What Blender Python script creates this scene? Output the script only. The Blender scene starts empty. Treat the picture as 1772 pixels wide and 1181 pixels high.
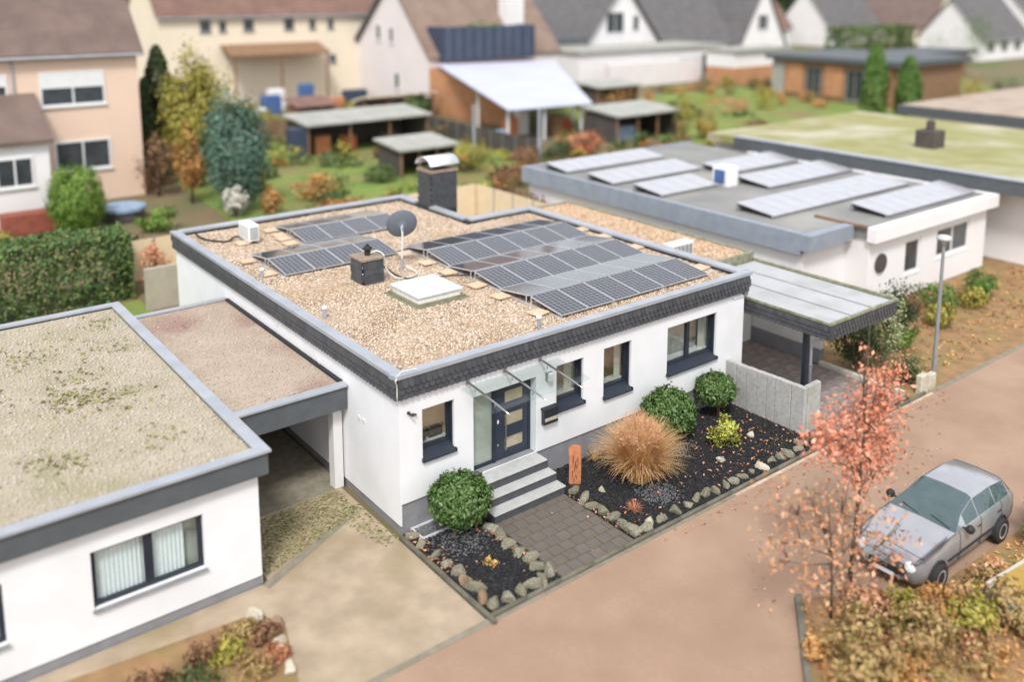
import bpy, math, random
import numpy as np
from mathutils import Vector, Matrix, noise
random.seed(7); RNG = np.random.default_rng(11)
S = bpy.context.scene
C = S.collection
R = math.radians

# ------------------------------------------------------------------ camera, sky, sun, exposure
cam = bpy.data.cameras.new('camera'); co = bpy.data.objects.new('camera', cam); C.objects.link(co)
co.location = (-10.491, -18.033, 13.346)
co.rotation_euler = (R(90 - 9.343), 0, R(-37.716))
cam.sensor_width = 36; cam.lens = 32.163; cam.shift_y = -0.1984
cam.clip_end = 2000
cam.dof.use_dof = True; cam.dof.focus_distance = 25.5; cam.dof.aperture_fstop = 0.135
S.camera = co

w = bpy.data.worlds.new('World'); S.world = w; w.use_nodes = True
nt = w.node_tree; nt.nodes.clear()
sky = nt.nodes.new('ShaderNodeTexSky'); sky.sky_type = 'NISHITA'; sky.sun_disc = False
SUN_EL, SUN_AZ = R(52), R(222)          # azimuth clockwise from +Y
sky.sun_elevation = SUN_EL; sky.sun_rotation = SUN_AZ
sky.air_density = 1.0; sky.dust_density = 3.0; sky.ozone_density = 1.0; sky.altitude = 150
hs = nt.nodes.new('ShaderNodeHueSaturation'); hs.inputs['Saturation'].default_value = 0.42
bg = nt.nodes.new('ShaderNodeBackground'); bg.inputs['Strength'].default_value = 0.125
ow = nt.nodes.new('ShaderNodeOutputWorld')
veil = nt.nodes.new('ShaderNodeMix'); veil.data_type = 'RGBA'          # thin even overcast in front of the blue
veil.inputs[0].default_value = .55; veil.inputs[7].default_value = (4.6, 4.75, 5.0, 1)
nt.links.new(sky.outputs[0], hs.inputs['Color']); nt.links.new(hs.outputs[0], veil.inputs[6]); nt.links.new(veil.outputs[2], bg.inputs[0]); nt.links.new(bg.outputs[0], ow.inputs[0])
sl = bpy.data.lights.new('sun', 'SUN'); sl.energy = 1.5; sl.angle = R(11); sl.color = (1, .985, .965)
so = bpy.data.objects.new('sun', sl); C.objects.link(so)
sd = Vector((math.sin(SUN_AZ) * math.cos(SUN_EL), math.cos(SUN_AZ) * math.cos(SUN_EL), math.sin(SUN_EL)))
so.rotation_euler = sd.to_track_quat('Z', 'Y').to_euler(); so.location = (0, 0, 40)
S.view_settings.view_transform = 'Standard'; S.view_settings.look = 'None'
S.view_settings.exposure = 1.02; S.view_settings.gamma = 1
S.view_settings.use_curve_mapping = False

# ------------------------------------------------------------------ materials
def mat(name, col, rough=.8, col2=None, scale=4, bump=0, bscale=None, metal=0, island=None, obrand=None, spec=.5,
        grain=None, stain=None, stain_scale=.5, stain_amt=.5, detail=6, contrast=(.35, .65)):
    """procedural material: two colours mixed by noise, optional per-island / per-object colour, large stains, bump"""
    m = bpy.data.materials.new(name); m.use_nodes = True
    n = m.node_tree; N = n.nodes; Lk = n.links
    b = N['Principled BSDF']
    b.inputs['Roughness'].default_value = rough; b.inputs['Metallic'].default_value = metal
    b.inputs['Specular IOR Level'].default_value = spec
    tc = N.new('ShaderNodeTexCoord')
    c4 = lambda c: (c[0], c[1], c[2], 1)
    def noise_fac(sc, lo, hi, det=detail):
        t = N.new('ShaderNodeTexNoise'); t.inputs['Scale'].default_value = sc; t.inputs['Detail'].default_value = det
        Lk.new(tc.outputs['Object'], t.inputs['Vector'])
        mr = N.new('ShaderNodeMapRange'); mr.inputs[1].default_value = lo; mr.inputs[2].default_value = hi
        Lk.new(t.outputs[0], mr.inputs[0]); return mr.outputs[0]
    def mix(f, a, c):
        x = N.new('ShaderNodeMix'); x.data_type = 'RGBA'
        if hasattr(f, 'node'): Lk.new(f, x.inputs[0])
        else: x.inputs[0].default_value = f
        for v, i in ((a, 6), (c, 7)):
            if hasattr(v, 'node'): Lk.new(v, x.inputs[i])
            else: x.inputs[i].default_value = c4(v)
        return x.outputs[2]
    cur = col
    if island or obrand:
        cols = island or obrand
        rp = N.new('ShaderNodeValToRGB'); rp.color_ramp.interpolation = 'LINEAR'
        el = rp.color_ramp.elements
        while len(el) < len(cols): el.new(.5)
        for i, c in enumerate(cols):
            el[i].position = i / max(1, len(cols) - 1); el[i].color = c4(c)
        if island:
            g = N.new('ShaderNodeNewGeometry'); Lk.new(g.outputs['Random Per Island'], rp.inputs[0])
        else:
            g = N.new('ShaderNodeObjectInfo'); Lk.new(g.outputs['Random'], rp.inputs[0])
        cur = rp.outputs[0]
    if col2 is not None: cur = mix(noise_fac(scale, *contrast), cur, col2)
    if grain is not None:
        cur = mix(noise_fac(grain[0], .35, .7, 3), cur, grain[1])
    if stain is not None:
        f = noise_fac(stain_scale, .48, .68)
        mm = N.new('ShaderNodeMath'); mm.operation = 'MULTIPLY'; Lk.new(f, mm.inputs[0]); mm.inputs[1].default_value = stain_amt
        cur = mix(mm.outputs[0], cur, stain)
    if hasattr(cur, 'node'): Lk.new(cur, b.inputs['Base Color'])
    else: b.inputs['Base Color'].default_value = c4(cur)
    if bump:
        t = N.new('ShaderNodeTexNoise'); t.inputs['Scale'].default_value = bscale or scale * 6; t.inputs['Detail'].default_value = 8
        Lk.new(tc.outputs['Object'], t.inputs['Vector'])
        bp = N.new('ShaderNodeBump'); bp.inputs['Strength'].default_value = bump; bp.inputs['Distance'].default_value = .02
        Lk.new(t.outputs[0], bp.inputs['Height']); Lk.new(bp.outputs[0], b.inputs['Normal'])
    return m

def glass_mat(name, tint=(.9, .95, .95), refl=1.0, coat=0.0):
    m = bpy.data.materials.new(name); m.use_nodes = True
    n = m.node_tree; N = n.nodes; Lk = n.links; N.clear()
    o = N.new('ShaderNodeOutputMaterial'); t = N.new('ShaderNodeBsdfTransparent'); g = N.new('ShaderNodeBsdfGlossy')
    t.inputs[0].default_value = (*tint, 1); g.inputs['Roughness'].default_value = .02
    lw = N.new('ShaderNodeLayerWeight'); lw.inputs[0].default_value = .5      # Schlick: .04 + .96 * facing^5, same on both faces
    pw = N.new('ShaderNodeMath'); pw.operation = 'POWER'; pw.inputs[1].default_value = 5; Lk.new(lw.outputs['Facing'], pw.inputs[0])
    fr = N.new('ShaderNodeMath'); fr.operation = 'MULTIPLY_ADD'; fr.inputs[1].default_value = .96; fr.inputs[2].default_value = .04; Lk.new(pw.outputs[0], fr.inputs[0])
    ml = N.new('ShaderNodeMath'); ml.operation = 'MULTIPLY_ADD'; ml.inputs[1].default_value = refl; ml.inputs[2].default_value = coat; ml.use_clamp = True
    x = N.new('ShaderNodeMixShader'); Lk.new(fr.outputs[0], ml.inputs[0]); Lk.new(ml.outputs[0], x.inputs[0])
    Lk.new(t.outputs[0], x.inputs[1]); Lk.new(g.outputs[0], x.inputs[2]); Lk.new(x.outputs[0], o.inputs[0])
    return m

def panel_mat(name, nu, nv):
    """dark silicon cells with pale grid lines, laid out on the panel's own UV, under glass"""
    m = bpy.data.materials.new(name); m.use_nodes = True
    n = m.node_tree; N = n.nodes; Lk = n.links; b = N['Principled BSDF']
    uv = N.new('ShaderNodeUVMap'); sp = N.new('ShaderNodeSeparateXYZ'); Lk.new(uv.outputs[0], sp.inputs[0])
    def line(sock, cnt, wd):
        a = N.new('ShaderNodeMath'); a.operation = 'MULTIPLY'; a.inputs[1].default_value = cnt; Lk.new(sock, a.inputs[0])
        f = N.new('ShaderNodeMath'); f.operation = 'PINGPONG'; f.inputs[1].default_value = .5; Lk.new(a.outputs[0], f.inputs[0])
        l = N.new('ShaderNodeMath'); l.operation = 'LESS_THAN'; l.inputs[1].default_value = wd; Lk.new(f.outputs[0], l.inputs[0])
        return l.outputs[0]
    a = line(sp.outputs[0], nu, .045); c = line(sp.outputs[1], nv, .045)
    mx = N.new('ShaderNodeMath'); mx.operation = 'MAXIMUM'; Lk.new(a, mx.inputs[0]); Lk.new(c, mx.inputs[1])
    x = N.new('ShaderNodeMix'); x.data_type = 'RGBA'; x.inputs[6].default_value = (.016, .017, .026, 1); x.inputs[7].default_value = (.30, .30, .32, 1)
    Lk.new(mx.outputs[0], x.inputs[0]); Lk.new(x.outputs[2], b.inputs['Base Color'])
    b.inputs['Roughness'].default_value = .1; b.inputs['IOR'].default_value = 1.6
    b.inputs['Coat Weight'].default_value = .35; b.inputs['Coat IOR'].default_value = 1.5; b.inputs['Coat Roughness'].default_value = .03
    return m

M = {}
def addm(key, *a, **k): M[key] = mat(key, *a, **k)
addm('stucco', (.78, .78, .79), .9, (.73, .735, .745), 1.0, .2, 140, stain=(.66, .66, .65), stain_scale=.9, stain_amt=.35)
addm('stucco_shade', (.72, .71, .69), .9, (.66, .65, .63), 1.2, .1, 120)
addm('plinth', (.25, .25, .26), .85, (.21, .21, .22), 3, .1, 90)
addm('slate', (.07, .07, .08), .5, obrand=[(.05, .052, .058), (.062, .064, .07), (.076, .078, .084), (.056, .059, .066)], bump=.25, bscale=30, spec=.4)
addm('slate_bulk', (.07, .07, .08), .55, island=[(.05, .052, .057), (.064, .066, .07), (.076, .076, .08), (.058, .06, .067)], bump=.25, bscale=30, spec=.4)
addm('slate_back', (.02, .02, .023), .8)
addm('zinc', (.36, .38, .415), .5, (.43, .45, .485), 1.3, .04, 20, metal=.25, stain=(.33, .34, .35), stain_scale=1.2, stain_amt=.5)
addm('zinc_dark', (.16, .17, .185), .5, (.2, .21, .22), 2, metal=.2)
addm('gravel_bed', (.30, .21, .14), .95, (.46, .36, .27), 9, .6, 60, stain=(.24, .2, .1), stain_scale=.8, stain_amt=.35)
addm('pebble', (.6, .5, .4), .85, island=[(.70, .56, .42), (.40, .25, .15), (.72, .61, .50), (.55, .38, .25), (.74, .66, .57), (.38, .26, .17), (.74, .58, .44), (.16, .11, .07), (.80, .69, .58)],
     col2=(.38, .27, .12), scale=.6, contrast=(.5, .95), spec=.3)
addm('pebble_soft', (.5, .43, .32), .9, island=[(.45, .385, .32), (.40, .34, .28), (.50, .435, .37), (.37, .315, .25)], col2=(.26, .23, .10), scale=.55, contrast=(.6, .76))
addm('pebble_rosy', (.5, .4, .32), .9, island=[(.44, .36, .28), (.39, .32, .25), (.49, .41, .33), (.37, .29, .23)], col2=(.22, .13, .11), scale=.45, contrast=(.54, .72))
addm('pebble_orange', (.6, .5, .4), .85, island=[(.68, .48, .32), (.40, .20, .09), (.74, .58, .42), (.55, .32, .17), (.80, .68, .54), (.42, .27, .17)], spec=.3)
addm('anthracite', (.017, .023, .036), .4, (.021, .028, .04), 6, spec=.5)
addm('door_blue', (.026, .035, .055), .42, (.03, .04, .06), 8)
addm('white_plastic', (.8, .8, .8), .35, (.76, .76, .75), 5)
addm('white_metal', (.82, .83, .84), .3, (.75, .76, .78), 3, metal=.3)
addm('cream_plastic', (.74, .73, .68), .4, (.66, .65, .58), 8)
addm('steel', (.55, .54, .52), .22, (.62, .61, .59), 4, metal=1)
addm('alu', (.7, .7, .72), .35, (.62, .62, .64), 6, metal=.6)
addm('black_rubber', (.014, .014, .015), .6, (.02, .02, .02), 8)
addm('dish_grey', (.13, .15, .185), .5, (.145, .165, .2), 3)
addm('tan_slab', (.62, .47, .33), .9, obrand=[(.58, .43, .29), (.68, .52, .37), (.62, .47, .34)], col2=(.5, .38, .25), scale=6, bump=.2, bscale=60)
addm('dark_slab', (.3, .25, .16), .9, (.2, .17, .1), 8, .2, 60)
addm('chim_cap', (.34, .26, .19), .9, (.22, .16, .12), 12, .3, 50)
addm('moss_felt', (.16, .15, .085), .95, (.24, .235, .17), 6, .3, 40)
addm('wall_int', (.78, .60, .37), .9, (.72, .55, .33), 2); addm('wall_int_brown', (.36, .20, .11), .9, (.16, .12, .05), 3)
addm('wall_int_grey', (.48, .50, .44), .9, (.34, .36, .32), 2)
addm('frost', (.50, .51, .44), .6, (.40, .42, .36), 1.2); addm('lit_room_tan', (.62, .50, .35), .6, (.52, .41, .28), 2)
addm('curtain', (.62, .60, .52), .9, (.7, .68, .6), 5)
addm('curtain_white', (.80, .84, .83), .9, (.74, .78, .78), 12)
addm('wood_dark', (.03, .022, .018), .5, (.05, .03, .02), 8)
addm('step_top', (.46, .46, .445), .8, (.40, .40, .385), 5, .1, 70, stain=(.36, .35, .32), stain_scale=2, stain_amt=.5)
addm('step_riser', (.055, .06, .068), .8, (.07, .075, .083), 7)
addm('path_slab', (.13, .1, .09), .85, obrand=[(.115, .09, .082), (.145, .113, .103), (.13, .104, .095), (.165, .13, .118)], col2=(.13, .11, .09), scale=5, bump=.3, bscale=70, stain=(.11, .105, .06), stain_scale=1.1, stain_amt=.6)
addm('drive_slab', (.2, .16, .145), .85, obrand=[(.22, .17, .152), (.30, .245, .225), (.26, .21, .19), (.34, .285, .26)], col2=(.2, .16, .14), scale=4, bump=.3, bscale=60)
addm('joint', (.025, .023, .017), .95, (.085, .08, .05), 12)
addm('lava', (.02, .02, .022), .9, island=[(.006, .006, .007), (.018, .018, .02), (.03, .03, .033), (.01, .01, .011), (.06, .06, .064)], spec=.4)
addm('lava_bed', (.014, .014, .015), .95, (.03, .028, .027), 20, .6, 80)
addm('grey_gravel', (.1, .1, .105), .9, island=[(.09, .09, .095), (.17, .17, .175), (.13, .13, .135), (.06, .06, .06)])
addm('rock', (.2, .18, .13), .9, obrand=[(.22, .205, .16), (.32, .30, .245), (.26, .24, .18), (.40, .375, .31)], col2=(.13, .12, .07), scale=7, bump=.6, bscale=25, stain=(.16, .15, .06), stain_scale=3, stain_amt=.6)
addm('rock_red', (.33, .2, .13), .9, (.24, .17, .1), 7, .6, 25)
addm('rock_pale', (.55, .5, .4), .85, (.42, .38, .28), 7, .5, 25)
addm('leaf_litter', (.5, .2, .1), .8, island=[(.62, .24, .11), (.42, .14, .06), (.74, .38, .22), (.34, .15, .08), (.68, .30, .16)])
addm('kerb', (.3, .27, .21), .9, obrand=[(.15, .135, .1), (.2, .18, .14), (.12, .11, .075)], col2=(.1, .095, .07), scale=4, bump=.3, bscale=50)
addm('edge_brick', (.5, .36, .25), .9, obrand=[(.46, .33, .23), (.56, .42, .31), (.4, .3, .22)], bump=.3, bscale=40)
addm('road', (.35, .225, .15), .9, (.29, .18, .12), .9, .3, 55, grain=(9, (.30, .20, .14)), stain=(.40, .275, .19), stain_scale=.25, stain_amt=.7)
addm('drive', (.42, .33, .235), .95, (.31, .24, .165), 1.4, .25, 30, stain=(.27, .205, .11), stain_scale=.42, stain_amt=.85)
addm('gutter', (.25, .22, .17), .9, (.19, .17, .12), 4, .2, 40)
addm('ground', (.13, .12, .055), .95, (.19, .13, .07), .35, .3, 8, stain=(.09, .14, .03), stain_scale=.11, stain_amt=.8)
addm('lawn', (.12, .20, .035), .95, (.20, .24, .05), .5, .4, 14, stain=(.22, .15, .07), stain_scale=.16, stain_amt=.9)
addm('soil_leaves', (.33, .19, .09), .95, (.22, .13, .06), 2, .5, 20, stain=(.2, .2, .06), stain_scale=.6, stain_amt=.6)
addm('concrete', (.46, .455, .44), .9, (.36, .355, .34), 9, .9, 26, stain=(.30, .29, .25), stain_scale=1.1, stain_amt=.6)
addm('concrete_cap', (.56, .54, .48), .9, (.44, .42, .36), 8, .3, 40)
addm('wood_sign', (.55, .215, .10), .8, (.38, .14, .06), 9, .4, 30)
addm('carve', (.05, .02, .012), .9)
addm('leaf_laurel', (.06, .11, .03), .5, island=[(.04, .09, .02), (.07, .14, .03), (.11, .19, .05), (.05, .105, .023), (.19, .27, .09), (.065, .13, .035)], spec=.35)
addm('leaf_yellow', (.4, .4, .05), .6, island=[(.44, .43, .07), (.30, .36, .05), (.54, .46, .10), (.24, .29, .04)])
addm('moss_green', (.3, .28, .12), .95, island=[(.30, .27, .13), (.25, .24, .09), (.34, .30, .17)])
addm('leaf_sand', (.7, .45, .15), .7, island=[(.74, .48, .15), (.62, .38, .10), (.80, .58, .26)])
addm('wall_sand', (.44, .39, .31), .9, (.38, .34, .27), 2)
addm('leaf_hedge', (.05, .08, .03), .6, island=[(.03, .055, .018), (.055, .09, .025), (.08, .12, .035), (.035, .065, .02), (.11, .115, .035)])
addm('leaf_hedge_bg', (.05, .09, .03), .7, island=[(.06, .125, .035), (.09, .17, .045), (.05, .10, .035), (.17, .18, .05), (.13, .21, .05)])
addm('leaf_variegated', (.3, .32, .15), .6, island=[(.14, .18, .05), (.32, .34, .14), (.5, .5, .32), (.1, .14, .04)])
addm('leaf_red', (.6, .25, .16), .7, island=[(.72, .27, .16), (.62, .20, .10), (.80, .40, .27), (.52, .19, .10), (.78, .33, .21)])
addm('leaf_redbrown', (.5, .25, .16), .7, island=[(.60, .25, .14), (.50, .22, .10), (.66, .38, .24), (.42, .22, .10), (.58, .36, .18)])
addm('leaf_orange', (.5, .25, .08), .7, island=[(.55, .27, .08), (.45, .2, .06), (.62, .36, .12), (.36, .2, .07)])
addm('leaf_ochre', (.35, .3, .07), .7, island=[(.34, .30, .05), (.28, .27, .045), (.45, .36, .07), (.22, .23, .04)])
addm('leaf_olive', (.25, .22, .08), .8, island=[(.40, .25, .11), (.31, .23, .08), (.44, .26, .12), (.34, .28, .09), (.48, .31, .14)])
addm('leaf_green', (.08, .17, .03), .7, island=[(.10, .20, .03), (.075, .16, .025), (.13, .24, .04), (.06, .13, .02)])
addm('leaf_limegreen', (.16, .27, .04), .7, island=[(.17, .30, .04), (.12, .22, .03), (.24, .36, .06), (.1, .18, .03)])
addm('leaf_dark', (.035, .06, .02), .7, island=[(.03, .055, .018), (.05, .08, .02), (.07, .10, .03), (.025, .045, .018)])
addm('leaf_spruce', (.06, .12, .08), .7, island=[(.10, .19, .13), (.13, .23, .165), (.075, .14, .10), (.17, .27, .20)])
addm('leaf_brown', (.2, .1, .05), .8, island=[(.24, .11, .06), (.17, .08, .045), (.3, .16, .08), (.2, .13, .06)])
addm('grass_blade', (.5, .35, .15), .8, island=[(.64, .33, .13), (.52, .36, .10), (.74, .44, .23), (.48, .32, .09), (.80, .53, .32), (.68, .30, .14)])
addm('grass_plume', (.6, .35, .25), .9, island=[(.70, .36, .22), (.78, .50, .35), (.62, .31, .17), (.74, .44, .29)])
addm('bark', (.16, .11, .075), .9, (.1, .07, .045), 14, .5, 40)
addm('bark_pale', (.34, .24, .16), .9, (.24, .17, .1), 12, .4, 40)
addm('screen_beige', (.72, .58, .38), .8, (.66, .53, .35), 2, .05, 30)
addm('post_grey', (.22, .22, .22), .5, (.27, .27, .27), 4)
addm('roof_moss', (.42, .36, .27), .95, (.33, .29, .2), 1.1, .5, 30, stain=(.26, .24, .12), stain_scale=.6, stain_amt=.6)
addm('roof_pink', (.42, .34, .27), .95, (.37, .29, .22), 1.5, .4, 30, stain=(.27, .15, .12), stain_scale=.42, stain_amt=.8)
addm('roof_green', (.31, .30, .14), .95, (.26, .24, .085), .5, .4, 10, stain=(.46, .42, .33), stain_scale=.22, stain_amt=.85)
addm('fascia_grey', (.075, .084, .092), .6, (.09, .1, .108), 3)
addm('fascia_blue', (.235, .265, .31), .6, (.28, .31, .355), 2)
addm('roof_felt', (.25, .245, .235), .9, (.19, .19, .18), .8, .2, 20, stain=(.42, .40, .36), stain_scale=.4, stain_amt=.5)
addm('pv_sky_sheen', (.52, .51, .53), .18, (.47, .46, .48), 2, metal=.3, spec=.8)  # whitish base colour paints the sky's reflection onto these panels
addm('pink_wall', (.72, .53, .41), .9, (.76, .56, .43), .4, .1, 30)
addm('cream_wall', (.78, .68, .53), .9, (.74, .65, .51), .3)
addm('white_wall', (.78, .76, .75), .9, (.74, .72, .71), .4)
addm('pinkwhite_wall', (.74, .68, .67), .9, (.70, .64, .63), .3)
addm('tile_brown', (.175, .12, .10), .85, (.13, .09, .075), .7, .3, 12)
addm('tile_redbrown', (.21, .12, .09), .85, (.16, .09, .07), .7)
addm('tile_grey', (.135, .125, .125), .85, (.10, .095, .095), .7)
addm('tile_tan', (.24, .17, .13), .85, (.19, .13, .10), .6)
addm('win_white', (.75, .75, .74), .5, (.7, .7, .7), 4)
addm('win_dark', (.05, .06, .07), .2, (.03, .035, .04), 1.5, spec=.8)
addm('navy', (.035, .05, .085), .6, (.045, .06, .1), .8)
addm('awning', (.50, .51, .62), .7, (.46, .47, .58), .3)
addm('brick_orange', (.5, .26, .13), .9, (.42, .2, .1), 1.2)
addm('brick_red', (.30, .085, .05), .9, (.22, .06, .04), 3)
addm('wood_brown', (.26, .15, .08), .8, (.2, .11, .06), 2)
addm('shed_roof', (.38, .37, .33), .8, (.3, .3, .27), .9)
addm('shed_dark', (.06, .055, .055), .8, (.09, .07, .06), 1.5)
addm('blue_tarp', (.28, .36, .48), .6, (.22, .3, .42), 2)
addm('blue_paint', (.06, .14, .33), .6, (.05, .1, .24), 2)
addm('car_paint', (.48, .48, .50), .2, (.44, .44, .46), 2, metal=.55, spec=.6)
addm('car_glass', (.07, .105, .11), .04, (.05, .08, .085), 2, spec=.9)
addm('tyre', (.015, .015, .016), .8, (.022, .022, .022), 9)
addm('lamp_grey', (.5, .5, .49), .4, (.45, .45, .44), 3)
addm('lamp_white', (.75, .76, .76), .3, (.7, .7, .7), 3)
addm('dome_white', (.66, .69, .74), .25, (.62, .65, .70), 2)
addm('red_paint', (.55, .13, .06), .7, (.4, .1, .05), 2)
addm('terracotta', (.55, .22, .1), .8, (.45, .18, .08), 4)
addm('yellow_cover', (.42, .27, .06), .9, (.34, .22, .05), 2, .3, 20)
addm('poly_roof', (.74, .75, .755), .3, (.68, .69, .69), 1.0, stain=(.52, .52, .45), stain_scale=.7, stain_amt=.6, spec=.6)
addm('moss_edge', (.17, .17, .10), .9, (.30, .30, .22), 5, .3, 40)
addm('soffit', (.42, .42, .42), .9, (.36, .36, .36), 2)
addm('carport_shade', (.10, .10, .10), .9, (.15, .145, .135), 1.2)
addm('paper', (.7, .62, .5), .8, (.25, .18, .12), 30)
M['glass'] = glass_mat('glass', (.95, .97, .96), .8, .13)
M['glass_clear'] = glass_mat('glass_clear', (.96, .98, .98), .9, .03)
M['glass_canopy'] = glass_mat('glass_canopy', (.93, .965, .96), .6, .03)
def poly_mat(name, col, f):
    m = mat(name, col, .5, tuple(c * .93 for c in col), 1.2, stain=(.36, .36, .31), stain_scale=.7, stain_amt=.5); n = m.node_tree; b = n.nodes['Principled BSDF']; o = n.nodes['Material Output']
    tl = n.nodes.new('ShaderNodeBsdfTranslucent'); tl.inputs[0].default_value = (.92, .92, .9, 1); x = n.nodes.new('ShaderNodeMixShader'); x.inputs[0].default_value = f
    n.links.new(b.outputs[0], x.inputs[1]); n.links.new(tl.outputs[0], x.inputs[2]); n.links.new(x.outputs[0], o.inputs[0]); return m
M['poly_roof'] = poly_mat('poly_roof', (.70, .71, .73), .5)
M['pv'] = panel_mat('pv', 6, 10)

# ------------------------------------------------------------------ helpers
ROOT = {}
def thing(name, label, cat, loc=(0, 0, 0), group=None, kind=None):
    o = bpy.data.objects.new(name, None); C.objects.link(o); o.location = loc; o.empty_display_size = .2
    o['label'] = label; o['category'] = cat
    if group: o['group'] = group
    if kind: o['kind'] = kind
    ROOT[o.name] = Vector(loc); return o
def tag(o, label=None, cat=None, group=None, kind=None):
    for k, v in (('label', label), ('category', cat), ('group', group), ('kind', kind)):
        if v: o[k] = v
    return o
def worldloc(p):
    v = Vector((0, 0, 0))
    while p is not None: v += Vector(p.location); p = p.parent
    return v
class MB:
    def __init__(s): s.V = []; s.F = []
    def add(s, V, F):
        n = len(s.V); s.V += [tuple(v) for v in V]; s.F += [tuple(i + n for i in f) for f in F]; return s
    def box(s, x0, x1, y0, y1, z0, z1):
        return s.add([(x0, y0, z0), (x1, y0, z0), (x1, y1, z0), (x0, y1, z0), (x0, y0, z1), (x1, y0, z1), (x1, y1, z1), (x0, y1, z1)],
                     [(0, 3, 2, 1), (4, 5, 6, 7), (0, 1, 5, 4), (1, 2, 6, 5), (2, 3, 7, 6), (3, 0, 4, 7)])
    def bbox(s, x0, x1, y0, y1, z0, z1, b=.01):
        """box with chamfered vertical + top edges"""
        def ring(d, z): return [(x0 + d, y0 + 0, z), (x1 - d, y0, z), (x1, y0 + d, z), (x1, y1 - d, z), (x1 - d, y1, z), (x0 + d, y1, z), (x0, y1 - d, z), (x0, y0 + d, z)]
        A = ring(b, z0) + ring(b, z1 - b) + [(x0 + b, y0 + b, z1), (x1 - b, y0 + b, z1), (x1 - b, y1 - b, z1), (x0 + b, y1 - b, z1)]
        F = [(i, (i + 1) % 8, 8 + (i + 1) % 8, 8 + i) for i in range(8)]
        F += [tuple(reversed(range(8))), (16, 17, 18, 19), (8, 9, 17, 16), (9, 10, 17), (10, 11, 18, 17), (11, 12, 18), (12, 13, 19, 18), (13, 14, 19), (14, 15, 16, 19), (15, 8, 16)]
        return s.add(A, F)
    def quad(s, a, b, c, d): return s.add([a, b, c, d], [(0, 1, 2, 3)])
    def slab(s, P, n):
        """polygon P extruded by vector n"""
        k = len(P); n = Vector(n); Q = [tuple(Vector(p) + n) for p in P]
        return s.add(list(P) + Q, [tuple(reversed(range(k))), tuple(range(k, 2 * k))] + [(i, (i + 1) % k, k + (i + 1) % k, k + i) for i in range(k)])
    def tube(s, pts, r, n=8, cap=True):
        pts = [Vector(p) for p in pts]; rs = r if isinstance(r, (list, tuple)) else [r] * len(pts); V = []; u = None
        for i, p in enumerate(pts):
            d = (pts[min(i + 1, len(pts) - 1)] - pts[max(i - 1, 0)]).normalized()
            if u is None: u = d.orthogonal().normalized()
            else: u = (u - d * u.dot(d)).normalized()
            v = d.cross(u)
            V += [p + (u * math.cos(2 * math.pi * k / n) + v * math.sin(2 * math.pi * k / n)) * rs[i] for k in range(n)]
        F = [(i * n + k, i * n + (k + 1) % n, (i + 1) * n + (k + 1) % n, (i + 1) * n + k) for i in range(len(pts) - 1) for k in range(n)]
        if cap: F += [tuple(reversed(range(n))), tuple(range((len(pts) - 1) * n, len(pts) * n))]
        return s.add(V, F)
    def lathe(s, c, prof, n=16, axis=(0, 0, 1)):
        c = Vector(c); q = Vector(axis).to_track_quat('Z', 'Y'); V = []
        for r, z in prof:
            V += [c + q @ Vector((r * math.cos(2 * math.pi * k / n), r * math.sin(2 * math.pi * k / n), z)) for k in range(n)]
        m = len(prof)
        F = [(i * n + k, i * n + (k + 1) % n, (i + 1) * n + (k + 1) % n, (i + 1) * n + k) for i in range(m - 1) for k in range(n)]
        F += [tuple(reversed(range(n))), tuple(range((m - 1) * n, m * n))]
        return s.add(V, F)
    def build(s, name, m, parent=None, smooth=False, kind=None):
        me = bpy.data.meshes.new(name); off = worldloc(parent) if parent else Vector((0, 0, 0))
        me.from_pydata([(v[0] - off.x, v[1] - off.y, v[2] - off.z) for v in s.V], [], s.F)
        me.materials.append(M[m] if isinstance(m, str) else m)
        if smooth: me.shade_smooth()
        me.update(); o = bpy.data.objects.new(name, me); C.objects.link(o)
        if parent: o.parent = parent
        if kind: o['kind'] = kind
        return o
def npmesh(name, V, F, m, parent=None, kind=None, smooth=False):
    """V (n,3) array, F (k,4) or (k,3) array"""
    me = bpy.data.meshes.new(name); k = F.shape[1]
    off = np.array(worldloc(parent)) if parent else np.zeros(3)
    me.vertices.add(len(V)); me.vertices.foreach_set('co', (V - off).astype(np.float32).ravel())
    me.loops.add(F.size); me.loops.foreach_set('vertex_index', F.astype(np.int32).ravel())
    me.polygons.add(len(F)); me.polygons.foreach_set('loop_start', np.arange(0, F.size, k, dtype=np.int32))
    me.update(calc_edges=True); me.materials.append(M[m])
    if smooth: me.shade_smooth()
    o = bpy.data.objects.new(name, me); C.objects.link(o)
    if parent: o.parent = parent
    if kind: o['kind'] = kind
    return o
def inst(name, me, parent, loc, rot=(0, 0, 0), scale=(1, 1, 1)):
    o = bpy.data.objects.new(name, me); C.objects.link(o); o.parent = parent
    o.location = Vector(loc) - (worldloc(parent) if parent else Vector((0, 0, 0))); o.rotation_euler = rot; o.scale = scale; return o
def unit(a): return a / (np.linalg.norm(a, axis=1, keepdims=True) + 1e-9)
def leaves(name, P, D, size, m, parent=None, asp=.42, kind=None, bend=.18):
    """N folded leaves at P, facing D"""
    n = len(P); D = unit(D); t = unit(np.cross(D, RNG.normal(size=(n, 3)))); b = np.cross(D, t)
    s = (size * RNG.uniform(.5, 1.35, n))[:, None]
    a = P - t * s * .5; c = P + t * s * .5 - D * s * bend; l = P + b * s * asp * .5 + D * s * .1; r = P - b * s * asp * .5 + D * s * .1
    V = np.stack([a, l, c, r], 1).reshape(-1, 3); F = np.arange(4 * n).reshape(n, 4)
    return npmesh(name, V, F, m, parent, kind)
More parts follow.
